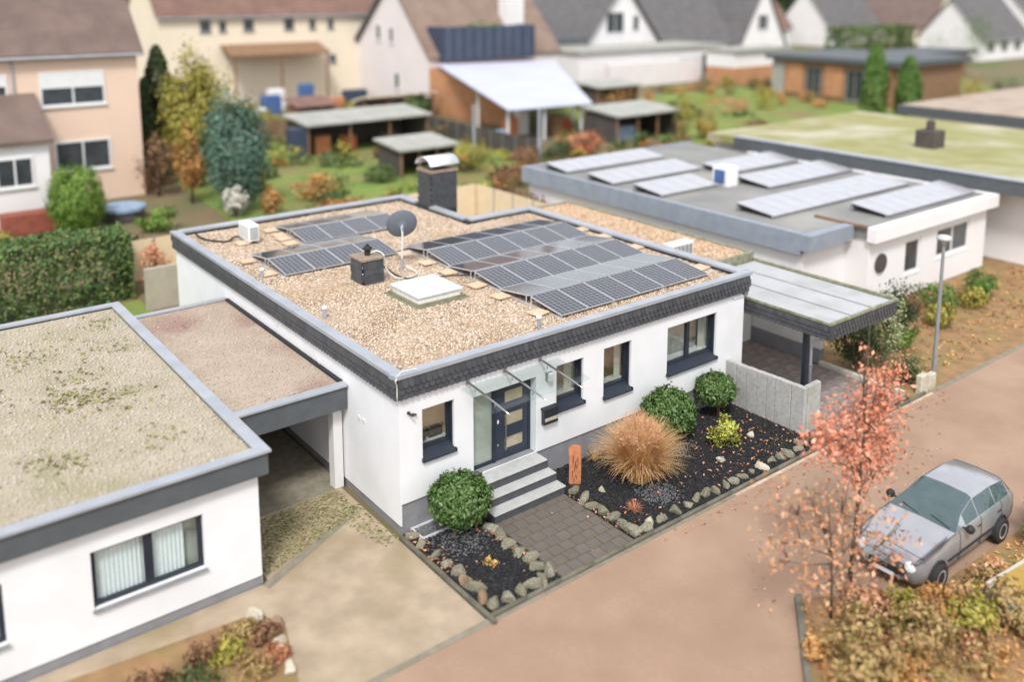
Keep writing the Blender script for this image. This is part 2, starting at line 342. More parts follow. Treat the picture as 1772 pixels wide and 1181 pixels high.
def blob_points(n, c, r, clumps=40, clump_r=.3, shell=.75, flat_bottom=None):
    """points clustered in leaf clumps inside an ellipsoid; returns P, D"""
    c = np.array(c, float); r = np.array(r, float)
    u = unit(RNG.normal(size=(clumps, 3))); rad = RNG.uniform(shell, 1, clumps)[:, None] * RNG.uniform(.82, 1.08, clumps)[:, None]
    K = u * rad; i = RNG.integers(0, clumps, n)
    Q = K[i] + RNG.normal(size=(n, 3)) * clump_r * .5
    D = unit(Q + RNG.normal(size=(n, 3)) * .45); P = c + Q * r
    return P, D
def pebbles(name, xy, z, size, m, parent=None, kind='stuff', flat=.6):
    """low stones (bipyramid-ish hexagon) at the given points"""
    n = len(xy); k = 6
    ang = (np.arange(k) / k * 2 * np.pi)[None, :] + RNG.uniform(0, 6.28, (n, 1))
    rr = (size * RNG.uniform(.55, 1.15, n))[:, None] * RNG.uniform(.7, 1.2, (n, k))
    zz = np.broadcast_to(np.asarray(z, float).reshape(-1, 1), (n, k)) + RNG.uniform(-.15, .35, (n, k)) * size * flat
    ring = np.stack([xy[:, :1] + np.cos(ang) * rr, xy[:, 1:] + np.sin(ang) * rr * .8, zz], 2)
    h = size * flat * RNG.uniform(.6, 1.3, n)
    top = np.stack([xy[:, 0] + RNG.normal(size=n) * size * .2, xy[:, 1] + RNG.normal(size=n) * size * .2, zz.mean(1) + h], 1)
    bot = np.stack([xy[:, 0], xy[:, 1], zz.mean(1) - h], 1)
    # small flat top: use a triangle of inset points for chunky look
    V = np.concatenate([ring, top[:, None], bot[:, None]], 1).reshape(-1, 3)
    base = (np.arange(n) * (k + 2))[:, None]
    F = np.concatenate([np.stack([base[:, 0] + i, base[:, 0] + (i + 1) % k, base[:, 0] + k], 1) for i in range(k)] +
                       [np.stack([base[:, 0] + (i + 1) % k, base[:, 0] + i, base[:, 0] + k + 1], 1) for i in range(k)], 0)
    return npmesh(name, V, F, m, parent, kind)
def in_poly(xy, poly):
    x, y = xy[:, 0], xy[:, 1]; ins = np.zeros(len(xy), bool); j = len(poly) - 1
    for i in range(len(poly)):
        xi, yi = poly[i]; xj, yj = poly[j]
        c = ((yi > y) != (yj > y)) & (x < (xj - xi) * (y - yi) / (yj - yi + 1e-12) + xi); ins ^= c; j = i
    return ins
def scatter(poly, spacing):
    p = np.array(poly); x0, y0 = p.min(0); x1, y1 = p.max(0)
    gx, gy = np.meshgrid(np.arange(x0, x1, spacing), np.arange(y0, y1, spacing)); g = np.stack([gx.ravel(), gy.ravel()], 1)
    g += RNG.uniform(-.48, .48, g.shape) * spacing; return g[in_poly(g, poly)]
def sheet(name, poly, z, m, kind='structure', label=None, th=.05):
    o = MB().slab([(x, y, z - th) for x, y in poly], (0, 0, th)).build(name, m); o['kind'] = kind
    if label: o['label'] = label
    return o
def wall_face(mb, org, u, L, z0, z1, holes, depth, inward):
    """wall plane with openings; u = unit along, inward = unit normal into the building; reveals of given depth"""
    org = Vector(org); u = Vector(u); inward = Vector(inward)
    us = sorted({0, L} | {h[0] for h in holes} | {h[1] for h in holes}); zs = sorted({z0, z1} | {h[2] for h in holes} | {h[3] for h in holes})
    P = lambda a, z, d=0: tuple(org + u * a + Vector((0, 0, z)) + inward * d)
    for i in range(len(us) - 1):
        for j in range(len(zs) - 1):
            cu, cz = (us[i] + us[i + 1]) / 2, (zs[j] + zs[j + 1]) / 2
            if any(h[0] < cu < h[1] and h[2] < cz < h[3] for h in holes): continue
            mb.quad(P(us[i], zs[j]), P(us[i + 1], zs[j]), P(us[i + 1], zs[j + 1]), P(us[i], zs[j + 1]))
    for a, b, c, d in holes:
        mb.quad(P(a, c), P(a, c, depth), P(a, d, depth), P(a, d)); mb.quad(P(b, c), P(b, d), P(b, d, depth), P(b, c, depth))
        mb.quad(P(a, d), P(a, d, depth), P(b, d, depth), P(b, d)); mb.quad(P(a, c), P(b, c), P(b, c, depth), P(a, c, depth))

# ------------------------------------------------------------------ ground, street, driveway
sheet('ground', [(-700, -500), (1100, -500), (1100, 1300), (-700, 1300)], -.06, 'ground', th=.3)
sheet('road', [(-60, -12), (90, -12), (90, -3.86), (-60, -3.86)], -.02, 'road')
sheet('driveway', [(-8.5, -3.8), (-.14, -3.8), (-.14, 6), (-3.3, 12), (-3.3, .3), (-8.5, .3)], -.012, 'drive')
sheet('gutter', [(-8.5, -3.90), (40, -3.90), (40, -3.74), (-8.5, -3.74)], -.008, 'gutter')
MB().quad((-3.4, .06, -.006), (-.2, 1.62, -.006), (-.25, 1.86, -.006), (-3.45, .28, -.006)).build('drain_channel', 'gutter')['kind'] = 'structure'
sheet('carport_floor_base', [(12.4, -3.6), (17.2, -3.6), (17.2, 4.2), (13.05, 4.2), (13.05, .02), (12.4, .02)], -.01, 'joint')
bpy.data.objects['carport_floor_base'].name = 'carport_floor'
sheet('path', [(2.06, -3.68), (4.42, -3.68), (4.42, -.9), (2.06, -.9)], -.004, 'joint')
sheet('lawn', [(8, 30), (34, 30), (40, 58), (10, 58)], -.03, 'lawn')
sheet('lawn_far', [(48, 30), (110, 34), (140, 60), (54, 62)], -.03, 'lawn'); bpy.data.objects['lawn_far'].name = 'lawn.001'
sheet('front_yard', [(17.3, -3.73), (60, -3.73), (60, 1.9), (17.5, 2.8)], -.03, 'soil_leaves')
sheet('garden_ground', [(-8, 12.6), (0, 12.6), (0, 22), (-8, 22)], -.03, 'lawn')

def paving(parent_name, mname, x0, x1, y0, y1, bw, bd, z, off=.5, gap=.016, clip=None):
    par = bpy.data.objects[parent_name]; me = MB().bbox(-bw / 2 + gap / 2, bw / 2 - gap / 2, -bd / 2 + gap / 2, bd / 2 - gap / 2, -.05, .0, .008).build('paving_slab', mname)
    mesh = me.data; bpy.data.objects.remove(me); hm = {}
    row = 0; y = y0
    while y + bd <= y1 + .02:
        x = x0 - (bw * off if row % 2 else 0)
        while x < x1 - .03:
            a, b = max(x, x0), min(x + bw, x1)
            if b - a > .06 and not (clip and clip((a + b) / 2, y + bd / 2)):
                inst('paving_slab', mesh, par, ((a + b) / 2, y + bd / 2, z + random.uniform(-.003, .003)), (random.gauss(0, .004), random.gauss(0, .004), 0), ((b - a - gap) / (bw - gap), 1, 1))
            x += bw
        y += bd; row += 1
paving('path', 'path_slab', 2.08, 4.40, -3.66, -.92, .36, .342, .012)
paving('carport_floor', 'drive_slab', 13.08, 17.15, .05, 4.1, .56, .405, .012, gap=.03)
paving('carport_floor', 'drive_slab', 12.75, 17.15, -3.56, .05, 0.56, .401, .012, gap=.03, clip=lambda x, y: y > -3.05 and x < 13.2)

# kerb along the street + brick strip in front of it
kr = thing('kerb', 'long low kerb of weathered concrete edging between garden beds and street', 'kerb', (8, -3.76, 0)); kr['kind'] = 'structure'
del kr['category']
kme = MB().bbox(-.49, .49, -.05, .05, -.08, .07, .012).build('kerb_stone', 'kerb'); kmesh = kme.data; bpy.data.objects.remove(kme)
for i in range(18): inst('kerb_stone', kmesh, kr, (.45 + i, -3.76 + random.gauss(0, .004), random.gauss(0, .004)), (0, 0, random.gauss(0, .004)))
for i in range(4):
    inst('kerb_stone', kmesh, kr, (-.06 + random.gauss(0, .004), -.55 - i * .98, random.gauss(0, .004)), (0, 0, math.pi / 2))
bs = thing('edging_strip', 'thin strip of sandy bricks along the street kerb', 'edging', (8, -3.88, 0)); bs['kind'] = 'structure'; del bs['category']
bme = MB().bbox(-.105, .105, -.05, .05, -.05, .0, .006).build('brick', 'edge_brick'); bmesh_ = bme.data; bpy.data.objects.remove(bme)
for i in range(46): inst('brick', bmesh_, bs, (8.1 + i * .222, -3.875, .004 + random.gauss(0, .003)), (0, 0, random.gauss(0, .015)))

# ------------------------------------------------------------------ the flat-roofed house
H = thing('flat_roof_house', 'sharp white flat-roofed bungalow with gravel roof, slate fascia and glass door canopy', 'house', (0, 0, 0))
W, D, ZF, ZT = 13.05, 16.45, 3.56, 4.22
NX, NY = 9.95, 11.25                      # notch in the back right corner
holes = [(.66, 1.61, 1.78, 3.11), (2.2, 4.28, .79, 2.98), (5.0, 6.0, 1.79, 3.09), (6.78, 7.89, 1.65, 3.14), (9.43, 11.71, 1.64, 3.14)]
mb = MB(); wall_face(mb, (0, 0, 0), (1, 0, 0), W, .80, ZF, holes, .36, (0, 1, 0)); 
mb.quad((0, 0, .8), (0, .04, .8), (W, .04, .8), (W, 0, .8))
wl = [(0, D), (0, 0)]
mb.quad((0, D, .22), (0, 0, .22), (0, 0, ZF), (0, D, ZF)); mb.quad((0, 0, .22), (.04, 0.0, .22), (.04, 0.0, .8), (0, 0, .8)); mb.quad((0, D, .22), (.05, D, .22), (.05, 0, .22), (0, 0, .22))
mb.quad((W, 0, .3), (W, NY, .3), (W, NY, ZF), (W, 0, ZF)); mb.quad((W, NY, 0), (NX, NY, 0), (NX, NY, ZF), (W, NY, ZF))
mb.quad((NX, NY, 0), (NX, D, 0), (NX, D, ZF), (NX, NY, ZF)); mb.quad((NX, D, 0), (0, D, 0), (0, D, ZF), (NX, D, ZF))
mb.build('wall', 'stucco', H)
MB().box(.045, W - .02, .045, .3, -.1, .797).box(.05, .3, .3, D - .05, -.1, .217).box(W - .3, W - .03, .3, NY - .05, -.1, .297).build('plinth', 'plinth', H)
# shallow rooms close the view in; back walls brought near to catch daylight
def room(x0, x1, z0, z1, m, depth=.6):
    y0, y1 = .362, .362 + depth
    mbr = MB(); mbr.quad((x0, y1, z0), (x1, y1, z0), (x1, y1, z1), (x0, y1, z1)); mbr.quad((x0, y0, z0), (x0, y1, z0), (x0, y1, z1), (x0, y0, z1))
    mbr.quad((x1, y0, z0), (x1, y1, z0), (x1, y1, z1), (x1, y0, z1)); mbr.quad((x0, y0, z1), (x1, y0, z1), (x1, y1, z1), (x0, y1, z1)); mbr.quad((x0, y0, z0), (x1, y0, z0), (x1, y1, z0), (x0, y1, z0))
    return mbr.build('room', m, H)
room(.5, 1.8, 1.5, 3.3, 'wall_int', .3); room(2.1, 4.4, .78, 3.2, 'wall_int', .45); room(4.85, 6.15, 1.5, 3.3, 'wall_int_grey', .32)
room(6.6, 8.05, 1.5, 3.3, 'wall_int_brown', .32); room(9.3, 11.85, 1.5, 3.3, 'wall_int_grey', .36)
def window(x0, x1, z0, z1, parts=1, curtain=None, sillz=.16):
    yb = .20; f = .075
    wz0 = z0 + sillz
    m1 = MB().box(x0, x1, yb, yb + .09, wz0, wz0 + f).box(x0, x1, yb, yb + .09, z1 - f, z1).box(x0, x0 + f, yb, yb + .09, wz0 + f, z1 - f).box(x1 - f, x1, yb, yb + .09, wz0 + f, z1 - f)
    # roller-shutter guide rails, deeper on the sides
    m1.box(x0, x0 + .03, .08, yb, wz0 - .1, z1).box(x1 - .03, x1, .08, yb, wz0 - .1, z1)
    wn = m1.build('window', 'anthracite', H)
    sp = (x1 - x0) / parts
    for k in range(1, parts):
        MB().box(x0 + k * sp - .07, x0 + k * sp + .07, yb - .012, yb + .085, wz0 + f, z1 - f).build('mullion', 'anthracite', wn)
    for k in range(parts):
        a, b = x0 + k * sp + (f if k == 0 else .07), x0 + (k + 1) * sp - (f if k == parts - 1 else .07)
        MB().box(a, b, yb + .04, yb + .05, wz0 + f, z1 - f).build('pane', 'glass', wn)
    # sloping outer sill with upturned ends
    s = MB(); s.slab([(x0 + .004, yb, wz0), (x0 + .004, yb, wz0 - .03), (x0 + .004, -.09, z0 - .05), (x0 + .004, -.09, z0 - .012)], (x1 - x0 - .008, 0, 0))
    s.box(x0 - .028, x0, -.09, -.003, z0 - .052, z0 + .045).box(x1, x1 + .028, -.09, -.003, z0 - .052, z0 + .045)
    s.build('sill', 'anthracite', wn)
    MB().box(x0 + .01, x1 - .01, .365, .62, wz0 + .05, wz0 + .085).build('inner_sill', 'white_plastic', wn)
    if curtain:
        for (a, b) in curtain:
            mc = MB(); n = max(4, int((b - a) / .03))
            for i in range(n):
                xa, xb = a + (b - a) * i / n, a + (b - a) * (i + 1) / n; ya, yb2 = .42 + .02 * (i % 2), .42 + .02 * ((i + 1) % 2)
                mc.quad((xa, ya, wz0 + .1), (xb, yb2, wz0 + .1), (xb, yb2, z1), (xa, ya, z1))
            mc.build('curtain', 'curtain', wn)
    return wn
w1 = window(*holes[0]); 
st = MB()
for (cx, cz, r) in ((1.10, 2.86, .075), (1.10, 2.69, .05)):
    for k in range(5):
        a = 2 * math.pi * k / 5 + math.pi / 2; b = a + .63; c = a - .63
        st.tube([(cx + r * .45 * math.cos(c), .34, cz + r * .45 * math.sin(c)), (cx + r * math.cos(a), .34, cz + r * math.sin(a)), (cx + r * .45 * math.cos(b), .34, cz + r * .45 * math.sin(b))], .007, 4)
star = st.build('star_ornament', 'leaf_yellow', w1)
window(*holes[2], curtain=[(5.62, 5.92)]); window(*holes[3], curtain=[(7.58, 7.82)]); window(*holes[4], 2, curtain=[(11.3, 11.62)])
# things on the sill of the first window
t = thing('window_plant', 'orange and green plant arrangement on the sill of leftmost window', 'plant', (.95, .5, 2.04))
MB().lathe((.95, .5, 2.035), [(.09, 0), (.12, .12)], 10).build('pot', 'wood_dark', t)
P, Dn = blob_points(160, (.95, .5, 2.24), (.2, .1, .12), 10); leaves('foliage', P, Dn, .09, 'leaf_green', t)
P, Dn = blob_points(40, (.85, .5, 2.33), (.12, .08, .08), 5); leaves('bloom', P, Dn, .06, 'leaf_orange', t)
t = MB().box(1.12, 1.50, .40, .58, 2.07, 2.28).build('dark_box', 'wood_dark'); t.name = 'box'; tag(t, 'small dark box standing on the sill of leftmost window', 'box')

# entrance: side light, door with three panes, bar handle
d = MB().box(2.2, 4.28, .24, .33, 2.90, 2.98).box(2.2, 2.27, .24, .33, .85, 2.90).box(3.0, 3.09, .22, .34, .8, 2.90).box(4.2, 4.28, .24, .33, .8, 2.90).box(2.27, 3.0, .24, .33, .80, .88).build('door_frame', 'anthracite', H)
MB().box(2.27, 3.0, .28, .29, .88, 2.90).build('side_pane', 'glass_clear', d)
MB().box(2.27, 3.0, .30, .31, .88, 2.90).build('frosted_backing', 'frost', d)
pz = [(1.06, 1.38), (1.72, 2.06), (2.38, 2.70)]
dm = MB(); 
wall_face(dm, (3.09, .26, 0), (1, 0, 0), 1.11, .80, 2.90, [(.32, .94, a, b) for a, b in pz], .03, (0, 1, 0))
door = dm.build('door', 'door_blue', H)
for a, b in pz:
    pn = MB().box(3.41, 4.03, .275, .281, a, b).build('pane', 'glass_clear', door); MB().box(3.41, 4.03, .283, .289, a, b).build('frosted_backing', 'lit_room_tan', pn)  # tan film added behind panes to catch daylight, in place of the warm interior
MB().tube([(3.36, .15, 1.10), (3.36, .15, 2.14)], .02, 8).tube([(3.36, .15, 1.25), (3.36, .262, 1.25)], .012, 6).tube([(3.36, .15, 2.0), (3.36, .262, 2.0)], .012, 6).build('handle', 'steel', door)
MB().lathe((3.17, .262, 1.25), [(.03, 0), (.03, .02), (.012, .02), (.012, .05)], 10, (0, -1, 0)).build('lock', 'steel', door)
MB().box(3.155, 3.205, .252, .26, 1.86, 1.96).build('number_plate', 'white_plastic', door)

# canopy: one sheet of glass hung from three tapered steel rods
cn = MB().slab([(1.80, -.03, 3.335), (5.02, -.03, 3.335), (5.02, -1.36, 3.195), (1.80, -1.40, 3.195)], (0, 0, .02)).build('canopy', 'glass_canopy', H)
for x in (2.01, 3.19, 4.38):
    MB().tube([(x, -.02, 3.47), (x, -.9, 3.37), (x, -1.5, 3.30), (x, -1.80, 3.255)], [.032, .03, .024, .006], 8).tube([(x, -.35, 3.42), (x, -.35, 3.30)], .014, 6).tube([(x, -1.2, 3.33), (x, -1.2, 3.21)], .014, 6).build('rod', 'steel', cn, True)
    MB().box(x - .05, x + .05, -.05, .002, 3.40, 3.54).build('bracket', 'steel', cn)

# roof deck, coping, fascia with individual slates
OV = .14
outline = [(0, 0), (W + .05, 0), (W + .05, NY), (NX, NY), (NX, D), (0, D)]
deckpoly = [(.12, .12), (W - .06, .12), (W - .06, NY - .12), (NX - .12, NY - .12), (NX - .12, D - .12), (.12, D - .12)]
MB().slab([(x, y, 3.6) for x, y in deckpoly], (0, 0, .42)).build('roof', 'gravel_bed', H)
inner = [(.19, .19), (W - .12, .19), (W - .12, NY - .2), (NX - .2, NY - .2), (NX - .2, D - .19), (.19, D - .19)]
xy = scatter(inner, .078)
hole_rects = [(2.8, 3.65, 6.75, 7.95), (3.0, 4.85, 3.9, 5.85)]
keep = np.ones(len(xy), bool)
for a, b, c, e in hole_rects: keep &= ~((xy[:, 0] > a) & (xy[:, 0] < b) & (xy[:, 1] > c) & (xy[:, 1] < e))
xy = xy[keep]
gz = 4.02 + .028 * np.array([noise.noise(Vector((p[0] * .7, p[1] * .7, 3))) for p in xy])
pebbles('roof_gravel', xy, gz, .048, 'pebble', H)

def coping_run(a, b, outn, z=ZT, wd=.33, seg=2.9, name='coping', m='zinc'):
    """sheet-metal wall coping from a to b, outn = outward normal; made of segments with raised joint covers"""
    a, b, outn = Vector((*a, 0)), Vector((*b, 0)), Vector((*outn, 0)); L = (b - a).length; u = (b - a) / L
    base = bpy.data.objects.get('roof'); n = max(1, round(L / seg)); last = None
    for i in range(n):
        p, q = a + u * (L * i / n + (.002 if i else 0)), a + u * (L * (i + 1) / n - .002)
        prof = [(.13, -.10), (.15, -.10), (.15, .0), (-.18, -.025), (-.18, -.15), (-.17, -.15)]
        pts = [p + outn * o + Vector((0, 0, z + zz)) for o, zz in prof]
        last = MB().slab([tuple(v) for v in pts], tuple(q - p)).build('coping', m, H)
        if i:
            pts = [p - u * .06 + outn * o + Vector((0, 0, z + zz)) for o, zz in [(.154, -.10), (.154, .006), (-.184, -.019), (-.184, -.06)]]
            MB().slab([tuple(v) for v in pts], tuple(u * .12)).build('joint_cover', m, last)
X1 = W + .05
coping_run((-.15, 0), (X1 + .15, 0), (0, -1)); coping_run((0, .18), (0, D + .15), (-1, 0)); coping_run((.18, D), (NX + .15, D), (0, 1))
coping_run((X1, .18), (X1, NY + .15), (1, 0)); coping_run((NX + .0, NY), (X1 - .18, NY), (0, 1)); coping_run((NX, NY + .18), (NX, 13.9), (1, 0)); coping_run((NX, 15.1), (NX, D - .18), (1, 0))

fa = MB()   # backing boards, leaning in towards the bottom
fa.slab([(-.08, -.095, 4.12), (-.08, .2, 4.12), (-.08, .2, ZF - .02), (-.08, -.035, ZF - .02)], (W + .22, 0, 0))
fa.slab([(-.095, .2, 4.12), (.2, .2, 4.12), (.2, .2, ZF - .02), (-.035, .2, ZF - .02)], (0, D - .2, 0))
fa.box(W - .15, W + .15, .2, NY, ZF - .02, 4.12).box(NX - .2, W, NY - .2, NY + .06, ZF - .02, 4.12).box(NX - .2, NX + .06, NY, D, ZF - .02, 4.12).box(.2, NX, D - .2, D + .06, ZF - .02, 4.12)
fascia = fa.build('fascia', 'slate_back', H)
def slate_shape(wd=.19, ht=.25, th=.009):
    # drop-shaped slate: straight head, sweeping right side, rounded heel; lies in XZ facing -Y
    P = [(-.5, 0), (-.5, -.55), (-.43, -.78), (-.28, -.93), (-.08, -1), (.18, -1), (.36, -.9), (.46, -.7), (.5, -.4), (.5, 0)]
    V = []; n = len(P)
    for x, z in P:
        lift = -.004 - .014 * (-z) + .012 * x      # heel stands proud, left edge proud
        V.append((x * wd, lift, z * ht))
    V2 = [(x, y - th, z) for x, y, z in V]
    return V + V2, [tuple(range(n, 2 * n))[::-1]] + [(i, n + i, n + (i + 1) % n, (i + 1) % n) for i in range(n)]
sv, sf = slate_shape()
tmp = MB().add(sv, sf).build('slate', 'slate'); slate_me = tmp.data; bpy.data.objects.remove(tmp)
slope = math.atan2(.06, .58)
def slate_row_positions(L, rows=3, pitch=.168, top=4.115, ht=.25, step=.152):
    out = []
    for r in range(rows):
        z = top - step * r - .0; x = .05 - (pitch * .5 if r % 2 else 0)
        while x < L + .05:
            out.append((x, z, r)); x += pitch
    return out
count = 0
for x, z, r in sorted(slate_row_positions(W + .22), key=lambda p: -p[1]):
    yy = -.1 + (4.12 - z) * math.tan(slope) - .003
    xx = min(max(x - .08, .02), W + .10)
    s = inst('slate', slate_me, fascia, (xx, yy, z), (-slope + random.gauss(0, .008), random.gauss(0, .012), random.gauss(0, .01))); count += 1
left = sorted(slate_row_positions(D + .05), key=lambda p: p[0])
bulk_V, bulk_F = [], []
BM = MB()
for x, z, r in left:
    xx = -.1 + (4.12 - z) * math.tan(slope) - .003; yy = max(x - .06, .0)
    rot = Matrix.Rotation(-math.pi / 2, 4, 'Z') @ Matrix.Rotation(-slope + random.gauss(0, .008), 4, 'X') @ Matrix.Rotation(random.gauss(0, .012), 4, 'Y')
    if count < 246 and yy < 1.8:
        o = inst('slate', slate_me, fascia, (xx, yy, z)); o.matrix_basis = Matrix.Translation(o.location) @ rot; count += 1
    else:
        BM.add([tuple(rot @ Vector(v) + Vector((xx, yy, z))) for v in sv], sf)
BM.build('slate', 'slate_bulk', fascia, kind='stuff')

# big slate-hung chimney behind the roof edge
cx0, cx1, cy0, cy1 = 9.98, 11.28, 14.02, 15.05
ch = MB().box(cx0, cx1, cy0, cy1, 0, 5.58).build('chimney', 'slate_back', H)
dm_ = .2
def dia(n=4, wd=.158, ht=.225, th=.014):
    P = [(0, 0), (-.5, -.42), (-.42, -.62), (0, -1), (.42, -.62), (.5, -.42)]
    k = len(P); V = [(x * wd, -.004 - .03 * -z + .01 * x, z * ht) for x, z in P]; V2 = [(x, y - th, z) for x, y, z in V]
    return V + V2, [tuple(range(k, 2 * k))[::-1]] + [(i, k + i, k + (i + 1) % k, (i + 1) % k) for i in range(k)]
dv, df = dia(); tmp = MB().add(dv, df).build('slate', 'slate'); dia_me = tmp.data; bpy.data.objects.remove(tmp)
BK = MB(); nd = 0
for face, L in (('f', cx1 - cx0), ('l', cy1 - cy0)):
    for r in range(13):
        z = 5.6 - r * .123; x = .04 + (.085 if r % 2 else 0)
        while x < L - .01:
            if face == 'f': loc, rz = (cx0 + x, cy0 - .003, z), 0
            else: loc, rz = (cx0 - .003, cy0 + x, z), -math.pi / 2
            rot = Matrix.Rotation(rz, 4, 'Z') @ Matrix.Rotation(random.gauss(0, .015), 4, 'Y')
            if nd < 30 and r < 5 and face == 'f':
                o = inst('slate', dia_me, ch, loc); o.matrix_basis = Matrix.Translation(o.location) @ rot; nd += 1
            else: BK.add([tuple(rot @ Vector(v) + Vector(loc)) for v in dv], df)
            x += .17
BK.build('slate', 'slate_bulk', ch, kind='stuff')
mt = MB(); wall_face(mt, (0, 0, 0), (1, 0, 0), .1, 0, .1, [], .01, (0, 1, 0)); 
MB().box(cx0 - .06, cx1 + .06, cy0 - .06, cy0 + .12, 5.58, 5.69).box(cx0 - .06, cx1 + .06, cy1 - .12, cy1 + .06, 5.58, 5.69).box(cx0 - .06, cx0 + .12, cy0 + .12, cy1 - .12, 5.58, 5.69).box(cx1 - .12, cx1 + .06, cy0 + .12, cy1 - .12, 5.58, 5.69).build('chimney_head', 'chim_cap', ch)
MB().box(cx0 + .12, cx1 - .12, cy0 + .12, cy1 - .12, 5.5, 5.6).build('flue_floor', 'slate_back', ch)
hood = MB(); n = 12; rad = .5; ym = (cy0 + cy1) / 2
arc = [(ym - math.cos(math.pi * (k / n) * .94 + .1) * .60, 5.84 + math.sin(math.pi * (k / n) * .94 + .1) * .40) for k in range(n + 1)]
inn = [(ym - math.cos(math.pi * (k / n) * .94 + .1) * .585, 5.84 + math.sin(math.pi * (k / n) * .94 + .1) * .385) for k in range(n + 1)]
for k in range(n):
    hood.slab([(cx0 - .1, *arc[k]), (cx0 - .1, *arc[k + 1]), (cx0 - .1, *inn[k + 1]), (cx0 - .1, *inn[k])], (cx1 - cx0 + .2, 0, 0))
hood.build('chimney_hood', 'white_metal', ch, True)
MB().tube([(cx0 + .05, cy0 + .02, 5.68), (cx0 + .05, cy0 - .02, 5.92)], .02, 6).tube([(cx1 - .05, cy0 + .02, 5.68), (cx1 - .05, cy0 - .02, 5.92)], .02, 6).tube([(cx0 + .05, cy1 - .02, 5.68), (cx0 + .05, cy1 + .02, 5.92)], .02, 6).tube([(cx1 - .05, cy1 - .02, 5.68), (cx1 - .05, cy1 + .02, 5.92)], .02, 6).build('hood_leg', 'steel', ch)

# small slate chimney with pot
sx0, sx1, sy0, sy1, sz = 2.80, 3.52, 6.85, 7.62, 4.80
c2 = MB().box(sx0, sx1, sy0, sy1, 3.95, sz).build('chimney', 'slate_back', H)
V4 = []
P4 = [(-.5, 0), (-.5, -1), (.42, -1), (.5, -.9), (.5, 0)]
V4 = [(x * .30, -.003 - .016 * -z, z * .25) for x, z in P4]; V4b = [(x, y - .012, z) for x, y, z in V4]; k = 5
tmp = MB().add(V4 + V4b, [tuple(range(k, 2 * k))[::-1]] + [(i, k + i, k + (i + 1) % k, (i + 1) % k) for i in range(k)]).build('slate', 'slate'); sq_me = tmp.data; bpy.data.objects.remove(tmp)
for face, L in (('f', sx1 - sx0), ('l', sy1 - sy0)):
    for r in range(4):
        z = sz - .02 - r * .20; x = .08 + (.12 if r % 2 else 0)
        while x < L + .02:
            if face == 'f': loc, rz = (min(sx0 + x, sx1 - .13), sy0 - .003, z), 0
            else: loc, rz = (sx0 - .003, min(sy0 + x, sy1 - .13), z), -math.pi / 2
            o = inst('slate', sq_me, c2, loc); o.matrix_basis = Matrix.Translation(o.location) @ Matrix.Rotation(rz, 4, 'Z') @ Matrix.Rotation(random.gauss(0, .02), 4, 'Y')
            x += .255
MB().bbox(sx0 - .05, sx1 + .05, sy0 - .05, sy1 + .05, sz, sz + .07, .012).build('chimney_head', 'chim_cap', c2)
MB().lathe((3.2, 7.25, sz + .07), [(.10, 0), (.10, .14), (.075, .15), (.075, .19), (.15, .20), (.15, .25), (.09, .29), (.05, .31), (.05, .36), (.0, .37)], 12).build('chimney_pot', 'black_rubber', c2)
for q in (4.62, 4.42): MB().lathe((sx0 - .02, sy0 - .03, q), [(.02, 0), (.02, .012)], 8, (-1, -1, 0)).build('rivet', 'white_metal', c2)

# dome skylight
skl = MB(); skl.box(3.06, 4.78, 4.02, 5.76, 3.9, 4.10).box(2.98, 4.86, 3.92, 5.86, 3.9, 4.045)
sky_o = skl.build('skylight', 'moss_felt', H)
MB().bbox(3.16, 4.66, 4.12, 5.66, 4.10, 4.26, .02).build('kerb_frame', 'cream_plastic', sky_o)
V = []; g = 9
for lay, (inset, z) in enumerate([(0, 4.28), (0.0, 4.335), (.02, 4.345), (.14, 4.35), (.20, 4.375), (.34, 4.44), (.55, 4.475)]):
    x0, x1, y0, y1 = 3.11 + inset, 4.71 - inset, 4.07 + inset, 5.71 - inset
    V.append([(x0, y0, z), (x1, y0, z), (x1, y1, z), (x0, y1, z)])
dmb = MB(); flat = [v for r in V for v in r]; F = [(3, 2, 1, 0)]
for i in range(len(V) - 1): F += [(4 * i + k, 4 * i + (k + 1) % 4, 4 * i + 4 + (k + 1) % 4, 4 * i + 4 + k) for k in range(4)]
F.append(tuple(4 * (len(V) - 1) + k for k in range(4))); dmb.add(flat, F); dmb.build('dome', 'dome_white', sky_o, False)
sc = MB()
for i in range(4):
    for p in ((3.18, 4.3 + i * .4), (3.3 + i * .4, 4.14)): sc.lathe((p[0], p[1], 4.346), [(.018, 0), (.014, .01)], 6)
sc.build('screw', 'post_grey', sky_o)
# vent pipes
for (x, y, hgt) in ((.53, 4.95, .36), (.56, 9.52, .34), (4.88, .62, .36)):
    v = MB().lathe((x, y, 4.0), [(.055, 0), (.055, hgt - .1), (.06, hgt - .1), (.06, hgt - .04)], 12).build('vent_pipe', 'zinc', H, False)
    MB().lathe((x, y, 4.0 + hgt - .04), [(.085, 0), (.085, .05), (.07, .07)], 12).build('vent_cap', 'white_metal', v)
# lightning conductor on the corner of the coping
MB().tube([(.5, -.05, 4.24), (.1, -.0, 4.24), (-.1, -.13, 4.22), (-.17, -.17, 4.12), (-.12, -.14, 4.02), (-.10, -.12, 3.85), (-.11, -.13, 3.72), (-.06, -.06, 3.5)], .013, 6).build('lightning_wire', 'cream_plastic', H)
MB().box(12.45, 13.2, -.05, -.004, 3.42, 3.47).build('wall_rail', 'white_plastic', H)
MB().box(12.95, 13.12, -.10, .05, 3.44, 3.60).build('rain_outlet', 'zinc_dark', H)
for (y, z) in ((1.7, 2.28), (1.95, 2.28), (4.2, 3.05), (7.0, 3.3)):
    MB().box(-.03, -.002, y, y + .11, z, z + .09).build('wall_socket', 'cream_plastic', H)

